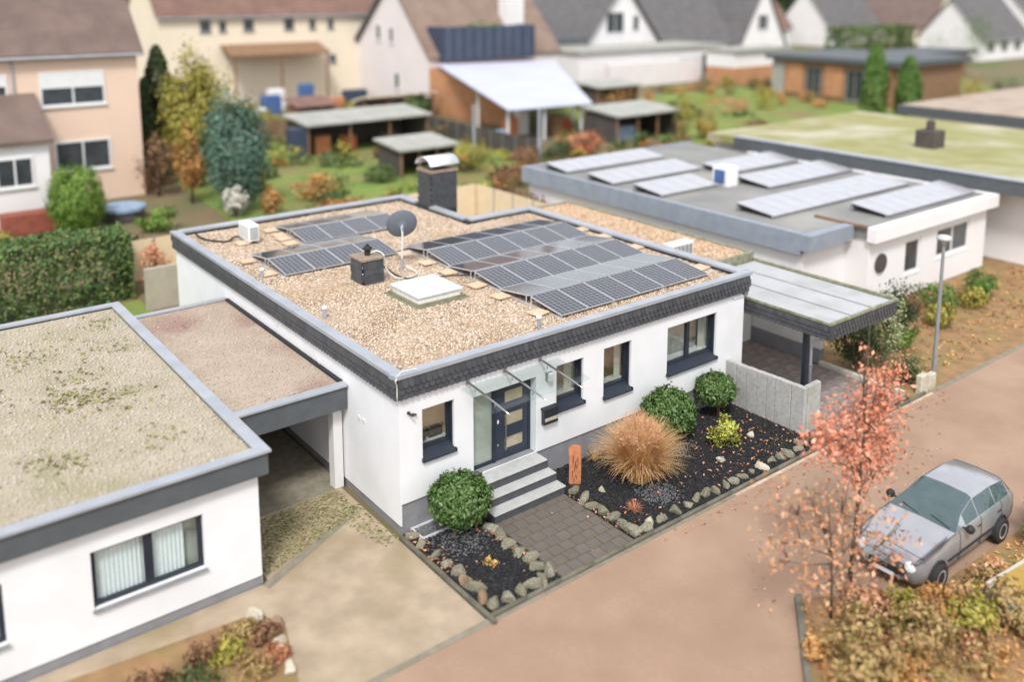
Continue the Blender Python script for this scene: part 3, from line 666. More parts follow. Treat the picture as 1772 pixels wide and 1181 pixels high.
# entrance steps
es = thing('entrance_steps', 'three wide grey entrance steps with dark risers below the front door', 'steps', (3.2, -.5, 0))
for i, (zt, y0, y1) in enumerate(((.26, -1.10, -.72), (.52, -.78, -.42), (.785, -.48, .24))):
    MB().box(2.09, 4.40 if i < 2 else 4.34, y0 + .035, y1, -.05 if i == 0 else zt - .27, zt - .032).build('riser', 'step_riser', es)
    MB().bbox(2.06, 4.42 - .06 * i, y0, y1 + .02 if i < 2 else .235, zt - .03, zt, .006).build('tread', 'step_top', es)

# small things on the front wall
t = thing('mailbox', 'dark letterbox with newspaper slot on white wall right of the door', 'mailbox', (4.71, 0, 1.6))
MB().bbox(4.46, 4.96, -.14, -.003, 1.56, 1.98, .012).build('box', 'anthracite', t)
MB().slab([(4.44, -.003, 1.98), (4.44, -.16, 1.985), (4.44, -.16, 2.0), (4.44, -.003, 2.03)], (.54, 0, 0)).build('lid', 'black_rubber', t)
MB().box(4.48, 4.94, -.16, -.142, 1.66, 1.75).build('newspaper', 'paper', t)
t = thing('wall_lamp', 'small cube wall lamp under right end of glass canopy', 'lamp', (4.69, 0, 2.9))
MB().box(4.60, 4.80, -.05, -.002, 2.79, 3.01).build('bracket', 'post_grey', t); MB().bbox(4.63, 4.77, -.15, -.052, 2.80, 3.0, .012).build('lamp_shade', 'lamp_white', t)
t = thing('security_camera', 'little black camera and sensor on white wall near left corner', 'camera', (.35, 0, 3.1))
MB().box(.23, .29, -.05, -.002, 3.12, 3.18).build('bracket', 'black_rubber', t); MB().tube([(.26, -.05, 3.14), (.32, -.17, 3.11)], .03, 8).tube([(.38, -.002, 3.08), (.46, -.08, 3.06)], .025, 8).build('body', 'black_rubber', t)
t = thing('light_well', 'light well with metal frame and grey grate at the wall corner', 'grate', (.85, -.25, .05))
MB().box(.28, 1.42, -.54, -.49, -.05, .07).box(.28, 1.42, -.02, .03, -.05, .07).box(.28, .33, -.49, -.02, -.05, .07).box(1.37, 1.42, -.49, -.02, -.05, .07).build('frame', 'white_metal', t)
mg = MB().box(.33, 1.37, -.49, -.02, -.05, .02)
for i in range(26): mg.box(.34 + i * .04, .35 + i * .04, -.49, -.02, .02, .05)
mg.build('grate', 'post_grey', t)

# ------------------------------------------------------------------ on the roof: solar arrays
def solar_tent(label, x0, npan, y0, pw=1.055, front=True, back=True, zlo=4.14, zhi=4.32, run=1.4, group='tent rows of solar panels on gravel roof'):
    t = thing('solar_array', label, 'solar panels', (x0, y0, 4.05), group)
    L = npan * pw
    for xx in [x0 - .02 + L * k / 3 for k in range(4)]:
        rl = MB(); rl.box(xx - .03, xx + .03, y0 - .05, y0 + 2 * run + .18, 4.035, 4.085)
        rl.tube([(xx, y0 + run - .06, 4.08), (xx, y0 + run - .06, zhi - .03)], .022, 5).tube([(xx, y0 + run + .17, 4.08), (xx, y0 + run + .17, zhi - .03)], .022, 5)
        rl.build('rail', 'alu', t)
    sl_ = math.atan2(zhi - zlo, run); Ls = math.hypot(run, zhi - zlo)
    if 'pvme' not in M:
        me = bpy.data.meshes.new('solar_panel'); a, b = pw - .055, 1.0
        h = .036; V = [(-.5 * a, 0, 0), (.5 * a, 0, 0), (.5 * a, b * Ls, 0), (-.5 * a, b * Ls, 0)]
        me.from_pydata([(x, y, z) for x, y, z in V], [], [(0, 1, 2, 3)])
        uvl = me.uv_layers.new(name='UVMap')
        for i, uvc in enumerate(((0, 0), (1, 0), (1, 1), (0, 1))): uvl.data[i].uv = uvc
        me.materials.append(M['pv']); M['pvme'] = me
        f = MB(); A = .5 * pw - .008
        for bx in ((-A, -.5 * a, -.008, Ls + .008), (.5 * a, A, -.008, Ls + .008)): f.box(bx[0], bx[1], bx[2], bx[3], -.035, .004)
        f.box(-.5 * a, .5 * a, -.012, .0, -.035, .004).box(-.5 * a, .5 * a, Ls, Ls + .012, -.035, .004)
        fo = f.build('panel_frame', 'alu'); M['pvfr'] = fo.data; bpy.data.objects.remove(fo)
    for k in range(npan):
        xc = x0 + (k + .5) * pw
        if front:
            p = inst('solar_panel', M['pvme'], t, (xc, y0, zlo), (sl_ + random.gauss(0, .003), random.gauss(0, .002), 0)); q = bpy.data.objects.new('panel_frame', M['pvfr']); C.objects.link(q); q.parent = p
        if back:
            p = inst('solar_panel', M['pvme'], t, (xc, y0 + 2 * run + .12, zlo), (sl_ + random.gauss(0, .003), random.gauss(0, .002), math.pi)); q = bpy.data.objects.new('panel_frame', M['pvfr']); C.objects.link(q); q.parent = p
    return t
solar_tent('tent row of twelve solar panels nearest the front roof edge, on the right', 5.83, 6, .78)
solar_tent('middle tent row of solar panels in the right-hand block of three', 5.90, 6, 3.74, group='tent rows of solar panels on gravel roof')
solar_tent('rearmost tent row of solar panels in the right-hand block, beside the roof notch', 5.98, 6, 6.70)
solar_tent('short tent row of solar panels behind the small chimney, on the left', 1.18, 4, 9.08)
solar_tent('short tent row of solar panels furthest back on the left, behind the other short row', 3.38, 4, 12.22)

slab_me = None
slabs = [(5.62, 7.53, 'beside left end of the rear right solar row'), (5.60, 6.23, 'between rear and middle right solar rows'), (5.56, 4.54, 'beside left end of the middle right solar row'),
         (5.53, 3.26, 'between middle and front right solar rows'), (5.54, 1.47, 'beside left end of the front right solar row'), (5.58, 8.91, 'behind the dish mast at the rear right row'),
         (3.12, 14.8, 'rearmost by the far short solar row'), (3.1, 13.96, 'second from the back by the far short solar row'), (3.02, 13.38, 'third from the back by the far short solar row'), (2.95, 12.64, 'nearest of the stack by the far short solar row'),
         (.85, 11.45, 'left of the near short solar row, further back'), (.84, 9.69, 'at the front left corner of the near short solar row'), (1.6, 13.75, 'under the left air conditioner'),
         (12.66, 7.56, 'by the right coping at the rear solar row'), (12.66, 6.29, 'by the right coping between rear and middle solar rows'), (12.62, 4.58, 'by the right coping at the middle solar row'), (12.6, 1.49, 'by the right coping at the front solar row')]
tmp = MB().bbox(-.24, .24, -.24, .24, 0, .05, .012).build('paving_slab', 'tan_slab'); slab_me = tmp.data; bpy.data.objects.remove(tmp)
for x, y, txt in slabs:
    o = bpy.data.objects.new('paving_slab', slab_me); C.objects.link(o); o.location = (x, y, 4.065 + random.uniform(0, .015)); o.rotation_euler = (random.gauss(0, .02), random.gauss(0, .02), random.gauss(0, .12))
    tag(o, 'tan ballast slab on the roof gravel ' + txt, 'slab', 'tan ballast slabs on the gravel roof')

def ac_unit(x0, y0, z0, sx, sy, h, label, faces):
    t = thing('air_conditioner', label, 'air conditioner', (x0 + sx / 2, y0 + sy / 2, z0))
    MB().bbox(x0, x0 + sx, y0, y0 + sy, z0 + .08, z0 + h, .02).build('casing', 'white_plastic', t)
    MB().box(x0 + .04, x0 + .10, y0, y0 + sy, z0, z0 + .078).box(x0 + sx - .1, x0 + sx - .04, y0, y0 + sy, z0, z0 + .078).build('foot', 'post_grey', t)
    for f in faces:
        g1, g2 = MB(), MB()
        if f == 'front':
            g1.box(x0 + .06, x0 + sx - .06, y0 - .006, y0 - .002, z0 + .14, z0 + h - .08)
            nn = 6
            for i in range(nn): a = x0 + .06 + (sx - .12) * i / (nn - 1); g2.box(a - .008, a + .008, y0 - .02, y0 - .008, z0 + .14, z0 + h - .08)
            for i in range(nn): a = z0 + .14 + (h - .22) * i / (nn - 1); g2.box(x0 + .06, x0 + sx - .06, y0 - .026, y0 - .021, a - .006, a + .006)
        else:
            g1.box(x0 - .006, x0 - .002, y0 + .06, y0 + sy - .06, z0 + .14, z0 + h - .06)
            for i in range(8): a = z0 + .16 + (h - .24) * i / 7; g2.box(x0 - .025, x0 - .008, y0 + .06, y0 + sy - .06, a - .016, a + .016)
        g1.build('coil', 'zinc_dark' if f == 'front' else 'post_grey', t); g2.build('grille', 'white_plastic', t)
ac_unit(1.72, 13.5, 4.07, .42, .95, .68, 'white air conditioner with louvred side at the left end of the roof', ['front', 'side'])
ac_unit(13.95, 4.0, 3.42, 1.18, .42, .60, 'white air conditioner on the lower gravel roof right of the house', ['front', 'side'])

t = thing('satellite_dish', 'round grey satellite dish on white mast behind small slate chimney', 'satellite dish', (4.62, 7.52, 4.05))
MB().tube([(4.62, 7.52, 4.02), (4.63, 7.52, 4.45)], .05, 8).build('foot', 'zinc', t)
MB().tube([(4.63, 7.52, 4.3), (4.66, 7.52, 5.3), (4.66, 7.56, 5.52)], .032, 8).build('mast', 'white_metal', t)
dd = MB(); prof = [(0, -.09), (.2, -.08), (.38, -.04), (.50, .0), (.52, .012), (.50, .02), (.38, -.02), (.2, -.06), (0.001, -.07)]
dd.lathe((4.72, 7.64, 5.58), prof, 28, (.35, .9, .28)); dd.build('reflector', 'dish_grey', t, True)
MB().tube([(4.66, 7.53, 5.3), (4.67, 7.50, 5.52), (4.70, 7.58, 5.56)], .03, 6).tube([(4.74, 7.57, 5.18), (4.72, 7.56, 5.5)], .02, 6).build('bracket', 'zinc', t)
MB().tube([(4.72, 7.64, 5.1), (4.95, 8.2, 5.30), (4.98, 8.25, 5.42)], .015, 6).build('arm', 'zinc', t)
def cable(label, pts, r=.022, m='black_rubber'):
    P = [Vector(p) for p in pts]; out = []
    for i in range(len(P) - 1):
        p0, p1, p2, p3 = P[max(i - 1, 0)], P[i], P[i + 1], P[min(i + 2, len(P) - 1)]
        for k in range(6):
            s = k / 6; out.append(.5 * ((2 * p1) + (-p0 + p2) * s + (2 * p0 - 5 * p1 + 4 * p2 - p3) * s * s + (-p0 + 3 * p1 - 3 * p2 + p3) * s ** 3))
    out.append(P[-1]); tag(MB().tube(out, r, 6).build('cable', m, None, True), label, 'cable')
cable('black cable from air conditioner to the back left roof corner', [(.62, 16.1, 4.16), (.6, 15.6, 4.1), (.72, 14.9, 4.09), (1.2, 14.3, 4.09), (1.6, 14.6, 4.12), (1.85, 14.1, 4.2)], .035)
cable('black cable curving from the dish past the skylight to the solar panels', [(4.35, 8.6, 4.1), (4.22, 7.9, 4.09), (4.1, 6.95, 4.09), (4.2, 6.5, 4.09), (4.48, 6.3, 4.08), (5.06, 6.02, 4.09), (5.5, 5.8, 4.1), (5.95, 5.4, 4.14)])
cable('white cable hanging from small chimney to the dish foot', [(3.25, 7.2, 4.92), (3.45, 7.1, 5.0), (3.62, 6.95, 4.85), (3.7, 6.95, 4.4), (3.95, 6.7, 4.1), (4.4, 6.55, 4.1), (4.75, 6.8, 4.1), (4.68, 7.4, 4.2)], .022, 'cream_plastic')
cable('black cable between the near left and rear right solar rows', [(5.1, 9.6, 4.1), (5.3, 9.3, 4.09), (5.6, 9.3, 4.1), (6.2, 9.4, 4.12)], .025)

# ------------------------------------------------------------------ lower gravel roof and carport on the right
t = thing('garage', 'low garage with pebbled flat roof joined to the right side of the house', 'garage', (15, 8, 0))
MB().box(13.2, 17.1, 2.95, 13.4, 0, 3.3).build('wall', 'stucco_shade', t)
MB().box(13.2, 17.25, 2.86, 2.98, 3.0, 3.47).box(17.13, 17.25, 2.98, 13.5, 3.0, 3.47).box(13.2, 17.13, 13.38, 13.5, 3.0, 3.47).build('coping', 'moss_edge', t)
xy = scatter([(13.25, 3.0), (17.1, 3.0), (17.1, 13.35), (13.25, 13.35)], .085); MB().box(13.22, 17.12, 2.99, 13.37, 3.30, 3.40).build('roof', 'gravel_bed', t)
pebbles('roof_gravel', xy, 3.41, .055, 'pebble_orange', t)
rg = MB().quad((13.22, 2.7, 3.5), (13.22, 2.7, 3.5), (13.22, 2.7, 3.5), (13.22, 2.7, 3.5))

cp = thing('carport', 'open carport with white panelled roof, slate fascia and one dark blue post', 'carport', (15.3, 0, 0))
px0, px1, py0, py1, zr = 13.46, 17.2, -2.92, 2.72, 3.24
rfm = MB()
for i in range(4): rfm.box(px0 + .1 + i * (px1 - px0 - .26) / 3, px0 + .16 + i * (px1 - px0 - .26) / 3, py0 + .1, py1, 2.98, 3.145)
rfm.box(px0 + .16, px1 - .16, -1.95, -1.85, 2.86, 2.979)
rf = rfm.build('roof', 'alu', cp)
nw = 3; wdt = (px1 - px0 - .2) / nw
for i in range(nw):
    for j in range(3):
        a = px0 + .1 + i * wdt; b = py0 + .1 + j * (py1 - py0 - .1) / 3
        MB().bbox(a + .012, a + wdt - .012, b + .004, b + (py1 - py0 - .1) / 3 - .004, 3.152, 3.168, .004).build('roof_panel', 'poly_roof', rf)
    if i: MB().box(px0 + .1 + i * wdt - .02, px0 + .1 + i * wdt + .02, py0 + .1, py1, 3.152, 3.19).build('joint_bar', 'post_grey', rf)
MB().box(px0 - .04, px0 + .03, py0 - .04, py1 + .1, 3.16, 3.225).box(px0 + .03, px1 + .06, py0 - .06, py0 + .03, 3.16, 3.235).box(px1 - .06, px1 + .06, py0 + .03, py1 + .1, 3.16, 3.25).build('edge_trim', 'moss_edge', cp)
cf = MB(); cf.slab([(px0, py0, 3.16), (px0 + .1, py0, 3.16), (px0 + .1, py0, 2.66), (px0 + .03, py0, 2.66)], (0, py1 - py0 + .2, 0))
cf.slab([(px0 + .1, py0, 3.16), (px0 + .1, py0 + .1, 3.16), (px0 + .1, py0 + .1, 2.66), (px0 + .1, py0 + .03, 2.66)], (px1 - px0, 0, 0)); cf.box(px1 - .06, px1, py0 + .1, py1, 2.72, 3.16)
cfo = cf.build('fascia', 'slate_back', cp)
fsl = math.atan2(.03, .5); nrow = 0
for r in range(3):
    z = 3.165 - .15 * r; x = -.06 + (.084 if r % 2 else 0)
    while x < py1 - py0 + .1:
        rot = Matrix.Rotation(-math.pi / 2, 4, 'Z') @ Matrix.Rotation(-fsl + random.gauss(0, .008), 4, 'X') @ Matrix.Rotation(random.gauss(0, .012), 4, 'Y')
        o = inst('slate', slate_me, cfo, (px0 - .004 + .03 * (3.165 - z) / .5, py0 + x, z)); o.matrix_basis = Matrix.Translation(o.location) @ rot @ Matrix.Diagonal((1, 1, .85, 1)); x += .168
    x = .02 + (.084 if r % 2 else 0)
    while x < px1 - px0 + .05:
        inst('slate', slate_me, cfo, (px0 + x, py0 - .004 + .03 * (3.165 - z) / .5, z), (-fsl + random.gauss(0, .008), random.gauss(0, .012), 0), (1, 1, .85)); x += .168
MB().box(13.72, 13.88, -1.98, -1.82, 0, 2.98).build('post', 'anthracite', cp)
MB().tube([(13.8, -2.1, 0), (13.8, -2.1, 2.2), (13.82, -2.16, 2.32), (13.95, -2.6, 2.55), (14.0, -2.75, 2.7)], .045, 8).build('downpipe', 'zinc', cp, True)
MB().box(13.74, 13.88, -2.15, -2.05, 1.5, 1.53).build('pipe_clip', 'zinc_dark', cp)

t = thing('side_wall', 'white rendered wall with grey base along the right side of the carport', 'wall', (17.35, .5, 0))
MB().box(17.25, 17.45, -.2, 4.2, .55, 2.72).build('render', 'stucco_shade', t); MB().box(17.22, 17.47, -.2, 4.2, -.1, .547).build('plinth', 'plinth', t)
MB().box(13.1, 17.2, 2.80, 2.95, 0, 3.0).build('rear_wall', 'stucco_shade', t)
MB().bbox(17.12, 17.30, -3.4, -.22, -.05, .16, .02).build('edging', 'concrete_cap', t)

# L-shaped board-marked concrete wall
t = thing('concrete_wall', 'L-shaped rough concrete panel wall between flower bed and carport drive', 'wall', (12.4, -1.5, 0))
ys = [-.004, -.42, -.83, -1.23, -1.60, -1.92, -2.5, -2.98]; zt = [1.40, 1.40, 1.40, 1.41, 1.42, 1.43, 1.45]
for i in range(7):
    MB().bbox(12.25 + random.uniform(-.006, .006), 12.42, ys[i + 1] + .008, ys[i] - .008, -.1, 1.40 + .012 * i, .014).build('panel', 'concrete', t)
MB().bbox(12.435, 12.72, -2.99, -2.83, -.1, 1.49, .014).build('panel', 'concrete', t); MB().bbox(12.735, 13.07, -2.985, -2.83, -.1, 1.50, .014).build('panel', 'concrete', t)
MB().box(12.275, 12.405, -2.96, -.02, -.1, 1.36).build('core', 'joint', t)

# ------------------------------------------------------------------ flower beds
bedL = [(.0, -3.70), (2.04, -3.70), (2.04, -.5), (1.45, -.5), (1.45, -.02), (.04, -.02)]
bedR = [(4.46, -3.70), (12.2, -3.70), (12.2, .03), (4.46, .03)]
sheet('flower_bed', bedL, .012, 'lava_bed', th=.1); sheet('flower_bed', bedR, .012, 'lava_bed', th=.1)
for pl in (bedL, bedR):
    xy = scatter(pl, .058); o = pebbles('lava_mulch', xy, .02, .04, 'lava', None, 'stuff', .7); o['label'] = 'black lava mulch covering the flower bed'
def disc(cx, cy, r0, n):
    a = RNG.uniform(0, 6.283, n); r = r0 * np.sqrt(RNG.uniform(0, 1, n)); return np.stack([cx + r * np.cos(a), cy + r * np.sin(a)], 1)
for c in ((1.05, -1.0, .75), (6.35, -2.6, .5), (8.6, -1.0, .7)):
    xy = disc(*c, 520); xy += RNG.normal(0, .11, xy.shape); o = pebbles('grey_gravel', xy, .045, .032, 'grey_gravel', None, 'stuff'); o['label'] = 'ring of grey gravel around a plant in the flower bed'
def litter(name, poly, n, z=.07, size=.08, m='leaf_litter', label='fallen orange leaves scattered on the ground'):
    p = np.array(poly); xy = RNG.uniform(p.min(0), p.max(0), (n * 3, 2)); xy = xy[in_poly(xy, poly)][:n]
    P = np.column_stack([xy, z + RNG.uniform(0, .02, len(xy))]); Dn = np.column_stack([RNG.normal(0, .3, (len(xy), 2)), np.ones(len(xy))])
    o = leaves(name, P, Dn, size, m, None, .6, 'stuff'); o['label'] = label
litter('fallen_leaves', [(8, -3.2), (12.2, -3.3), (12.2, -.1), (9.4, -.1)], 210, .075)
litter('fallen_leaves', [(4.7, -3.5), (12, -3.5), (11.5, -2.6), (5, -2.4)], 80, .075)
litter('fallen_leaves', [(4.3, -3.7), (4.8, -3.7), (4.7, -.9), (4.35, -.9)], 60, .06)
litter('fallen_leaves', [(1.6, -1.6), (2.05, -3.6), (1.9, -.9), (1.5, -.7)], 70, .07)
litter('fallen_leaves', [(-.0, -2), (.3, -2), (.4, -.05), (-.0, -.05)], 60, .07)
litter('fallen_leaves', [(.2, -3.5), (2, -3.5), (2, -.6), (.2, -.6)], 26, .07)
litter('fallen_leaves', [(12.6, -3.9), (18.6, -3.9), (18.6, -3.0), (12.8, -3.1)], 140, .05)
litter('fallen_leaves', [(2.1, -3.6), (4.4, -3.6), (4.4, -1.2), (2.1, -1.2)], 8, .035)

def rock_mesh(seed):
    bm = []; me = bpy.data.meshes.new('border_stone')
    import bmesh
    b = bmesh.new(); bmesh.ops.create_icosphere(b, subdivisions=2, radius=1)
    rr = random.Random(seed); pl = [(Vector((rr.gauss(0, 1), rr.gauss(0, 1), rr.gauss(.3, .8))).normalized(), rr.uniform(.42, .72)) for _ in range(11)]
    for v in b.verts:
        for n, dd_ in pl:
            e = v.co.dot(n) - dd_
            if e > 0: v.co -= n * e * .98
        v.co *= 1 + .12 * noise.noise(v.co * 2.2 + Vector((seed * 3, 0, 0)))
    b.to_mesh(me); b.free(); return me
def rockset(mn):
    out = []
    for s in range(5):
        me = rock_mesh(s + 1); me.materials.append(M[mn]); out.append(me)
    return out
RS = {k: rockset(k) for k in ('rock', 'rock_red', 'rock_pale')}
ordw = ['first', 'second', 'third', 'fourth', 'fifth', 'sixth', 'seventh', 'eighth', 'ninth', 'tenth', 'eleventh', 'twelfth', 'thirteenth', 'fourteenth', 'fifteenth', 'sixteenth', 'seventeenth']
def rock(x, y, r, label, mn='rock', group='rough stones edging the flower beds', z=.05):
    o = bpy.data.objects.new('border_stone', random.choice(RS[mn])); C.objects.link(o)
    o.location = (x, y, z); o.rotation_euler = (random.gauss(0, .25), random.gauss(0, .25), random.uniform(0, 6.28))
    r *= 1.25; o.scale = (r * random.uniform(.95, 1.3), r * random.uniform(.75, 1.0), r * random.uniform(.6, .9)); tag(o, label, 'stone', group)
rA = [(.13, -.23), (.14, -.67), (.15, -1.27), (.2, -1.7), (.26, -2.12), (.22, -2.46), (.24, -2.8), (.2, -3.16), (.24, -3.5)]
for i, (x, y) in enumerate(rA):
    red = i in (5, 7)
    rock(x, y, .15 if i < 4 else .2, ('reddish' if red else 'grey') + ' border stone along the driveway side of left bed, %s from the house' % ordw[i], 'rock_red' if red else 'rock')
for i, (x, y) in enumerate([(.62, -3.55), (.98, -3.5), (1.28, -3.5), (1.62, -3.52)]): rock(x, y, .2, 'border stone on the street side of left bed, %s from the driveway corner' % ordw[i])
for i, (x, y) in enumerate([(1.84, -1.25), (1.86, -1.6), (1.82, -2.0), (1.82, -2.36), (1.85, -2.75), (1.84, -3.1), (1.9, -3.42)]): rock(x, y, .2, 'border stone between left bed and path, %s from the steps' % ordw[i])
for i, (x, y) in enumerate([(4.64, -1.19), (4.60, -1.62), (4.60, -2.02), (4.60, -2.36), (4.58, -2.7), (4.58, -3.05), (4.58, -3.48)]): rock(x, y, .2 if i < 6 else .25, 'border stone between path and right bed, %s from the steps' % ordw[i])
rE = [(4.95, -3.52), (5.2, -3.40), (5.55, -3.5), (6.1, -3.46), (6.57, -3.47), (6.94, -3.42), (7.28, -3.42), (7.65, -3.46), (8.12, -3.45), (8.42, -3.42), (8.78, -3.44), (9.22, -3.44), (9.66, -3.43), (10.18, -3.4), (10.5, -3.44), (10.83, -3.43), (11.3, -3.46)]
for i, (x, y) in enumerate(rE): rock(x, y, .15 + .04 * (i % 3 == 0), 'border stone along the street side of right bed, %s from the path' % ordw[i], 'rock_pale' if i in (1, 12) else 'rock')
rock(5.28, -1.59, .13, 'pale stone lying in black mulch behind the wooden plank', 'rock_pale', None); rock(9.06, -2.5, .14, 'whitish stone alone in the black mulch of right bed', 'rock_pale', None); rock(10.9, -2.1, .14, 'pale flat stone in mulch right of yellow shrub', 'rock_pale', None)
rock(11.65, -3.3, .17, 'mossy stone at the foot of concrete wall corner', 'rock', None)

# wooden plank with carved marks
t = thing('wooden_plank', 'upright orange wooden plank with carved dark marks beside the steps', 'wooden sign', (4.95, -.85, 0))
pl = MB(); hgt = 1.14
pl.slab([(4.80, -.78, 0), (5.06, -.98, 0), (5.075, -.975, .5), (5.06, -.965, hgt - .04), (4.98, -.9, hgt), (4.86, -.81, hgt - .02), (4.795, -.77, hgt - .1), (4.81, -.785, .5)], (.03, .04, 0)); pl.build('board', 'wood_sign', t)
u = Vector((.26, -.20, 0)).normalized(); nn = Vector((-.04, -.05, 0)).normalized(); cm = MB()
for a, z0, z1, b in ((.10, .62, .86, .12), (.14, .40, .74, .19), (.20, .45, .60, .22), (.08, .22, .44, .10), (.21, .16, .32, .18), (.13, .10, .2, .15), (.24, .66, .8, .23)):
    p = Vector((4.805, -.783, 0)) + nn * .006; cm.tube([p + u * a + Vector((0, 0, z0)), p + u * (a + b) / 2 + Vector((0, 0, (z0 + z1) / 2)), p + u * b + Vector((0, 0, z1))], [.006, .011, .005], 5)
cm.build('carving', 'carve', t)

# ------------------------------------------------------------------ plants
def topiary(c, r, tb, label, n=4200, m='leaf_laurel', size=.12, name='clipped_bush', group='round clipped evergreen bushes in the beds'):
    t = thing(name, label, 'bush', (tb[0], tb[1], 0), group)
    c = Vector(c); b = MB()
    b.tube([(tb[0], tb[1], 0), ((tb[0] + c.x) / 2 + .02, (tb[1] + c.y) / 2, c.z * .45), (c.x, c.y, c.z * .95)], [.055, .045, .03], 7)
    for k in range(7):
        a = k * .9; b.tube([(c.x, c.y, c.z - .3 * r[2]), (c.x + math.cos(a) * r[0] * .6, c.y + math.sin(a) * r[1] * .6, c.z + .35 * r[2] * math.sin(k * 2.1))], [.025, .008], 5)
    b.build('trunk', 'bark', t)
    u = unit(RNG.normal(size=(n, 3)))
    bump = np.array([noise.noise(Vector(v) * 3.2 + Vector((c.x, 0, 0))) for v in u]); fine = np.array([noise.noise(Vector(v) * 9 + Vector((c.x, 5, 0))) for v in u])
    rad = (1 + .17 * bump + .12 * fine) * (1 - np.abs(RNG.normal(0, .11, n)))
    P = np.array(c) + u * rad[:, None] * np.array(r); Dn = unit(u + RNG.normal(size=(n, 3)) * .55 + np.array([0, 0, .25]))
    k2 = n // 22; P[:k2] += u[:k2] * RNG.uniform(.02, .11, (k2, 1))
    leaves('crown', P, Dn, size, m, t, .42)
    # dark inner twigs and leaves fill the heart
    v2 = unit(RNG.normal(size=(n // 3, 3))); P2 = np.array(c) + v2 * np.array(r) * RNG.uniform(.3, .82, (n // 3, 1)); leaves('inner_leaves', P2, v2, size * 1.1, m, t, .5)
    return t
topiary((1.25, -.78, .90), (.78, .78, .60), (1.0, -.85), 'round clipped evergreen bush left of the entrance steps, in the small bed')
topiary((8.72, -.76, .93), (.82, .80, .72), (8.9, -.72), 'largest round clipped bush, right behind the tall ornamental grass', 5000)
topiary((11.08, -.55, .93), (.62, .62, .50), (11.25, -.6), 'smaller round clipped bush beside the concrete wall', 3600)
t = thing('yellow_shrub', 'low bright yellow-green shrub in the middle of right bed', 'shrub', (9.95, -2.0, 0))
P, Dn = blob_points(1200, (9.86, -1.98, .48), (.52, .45, .46), 26, .34, .35); leaves('foliage', P, Dn, .11, 'leaf_yellow', t, .5)
mb = MB()
for k in range(9): a = k * .7; mb.tube([(9.95, -2, 0), (9.9 + .3 * math.cos(a), -2 + .3 * math.sin(a), .5 + .1 * (k % 3))], [.014, .005], 5)
mb.build('stem', 'bark', t)

# tall ornamental grass: arching blades as ribbons
t = thing('ornamental_grass', 'tall fountain of straw-coloured ornamental grass with pinkish plumes', 'grass plant', (6.55, -1.75, 0))
def blades(n, base, r0, L0, bend, width, seg=7, el=(38, 90)):
    """fountain of arching ribbons: each starts steep and curls over under its own weight"""
    V, F = [], []
    for i in range(n):
        a = random.uniform(0, 6.283); rb = r0 * math.sqrt(random.random()); p = Vector((base[0] + rb * math.cos(a), base[1] + rb * math.sin(a), .02))
        e = math.radians(el[0] + (el[1] - el[0]) * random.random() ** .8); L = L0 * random.uniform(.42, 1.08) * (.72 + .28 * math.sin(e)); k = math.radians(bend) * random.uniform(.55, 1.25) * (.55 + .9 * math.cos(e))
        da = a + random.gauss(0, .35); side = Vector((-math.sin(da), math.cos(da), 0)) * width * random.uniform(.6, 1.3); n0 = len(V); wig = random.gauss(0, .12)
        for j in range(seg + 1):
            s_ = j / seg; w_ = 1 - .85 * s_; V += [tuple(p - side * w_), tuple(p + side * w_)]
            e2 = e - k * s_ ** 1.7; d_ = da + wig * s_; p = p + Vector((math.cos(e2) * math.cos(d_), math.cos(e2) * math.sin(d_), math.sin(e2))) * (L / seg); p.z = max(p.z, .03)
        F += [(n0 + 2 * j, n0 + 2 * j + 1, n0 + 2 * j + 3, n0 + 2 * j + 2) for j in range(seg)]
    return np.array(V), np.array(F)
V, F = blades(3600, (6.52, -1.75), .32, 1.68, 100, .0095, 7, (58, 90)); npmesh('blades', V, F, 'grass_blade', t)
pl = MB()
Vp, Dp = [], []
for i in range(260):
    a = random.uniform(0, 6.283); q = random.random() ** .5; tip = Vector((6.48 + math.cos(a) * .74 * q, -1.72 + math.sin(a) * .70 * q, 1.88 - .62 * q ** 2.2 + random.uniform(-.16, .2)))
    root = Vector((6.58 + .15 * math.cos(a), -1.7 + .15 * math.sin(a), .5)); md = root.lerp(tip, .6) + Vector((0, 0, .22 * q)); dr = (tip - md).normalized(); pl.tube([root, md, tip], [.005, .004, .003], 3, False)
    for k in range(18):
        s = random.random(); Vp.append(tip - dr * .30 * s + Vector((random.gauss(0, .022), random.gauss(0, .022), random.gauss(0, .015)))); Dp.append((random.gauss(0, 1), random.gauss(0, 1), random.gauss(0, .35)))
pl.build('stalks', 'grass_blade', t); leaves('plumes', np.array(Vp), np.array(Dp), .065, 'grass_plume', t, .15)
def tuft(label, c, n, h, spread, m, w=.007, name='grass_tuft'):
    t = thing(name, label, 'plant', (*c, 0)); V, F = blades(n, c, .06, h, spread, w); npmesh('blades', V, F, m, t); return t
tuft('small reddish tuft of dry grass in front of the tall grass', (5.27, -2.8), 130, .34, 100, 'leaf_litter')
t = thing('yellow_leaf_plant', 'little rosette plant with pale yellow leaves in left bed', 'plant', (1.1, -2.27, 0))
P, Dn = blob_points(90, (1.1, -2.27, .07), (.2, .2, .07), 10, .3, .3); leaves('leaves', P, Dn, .10, 'leaf_sand', t, .4)
tuft('low dry grass wisps at the wall by the wooden plank', (6.2, -.3), 120, .6, 90, 'grass_blade', .005)

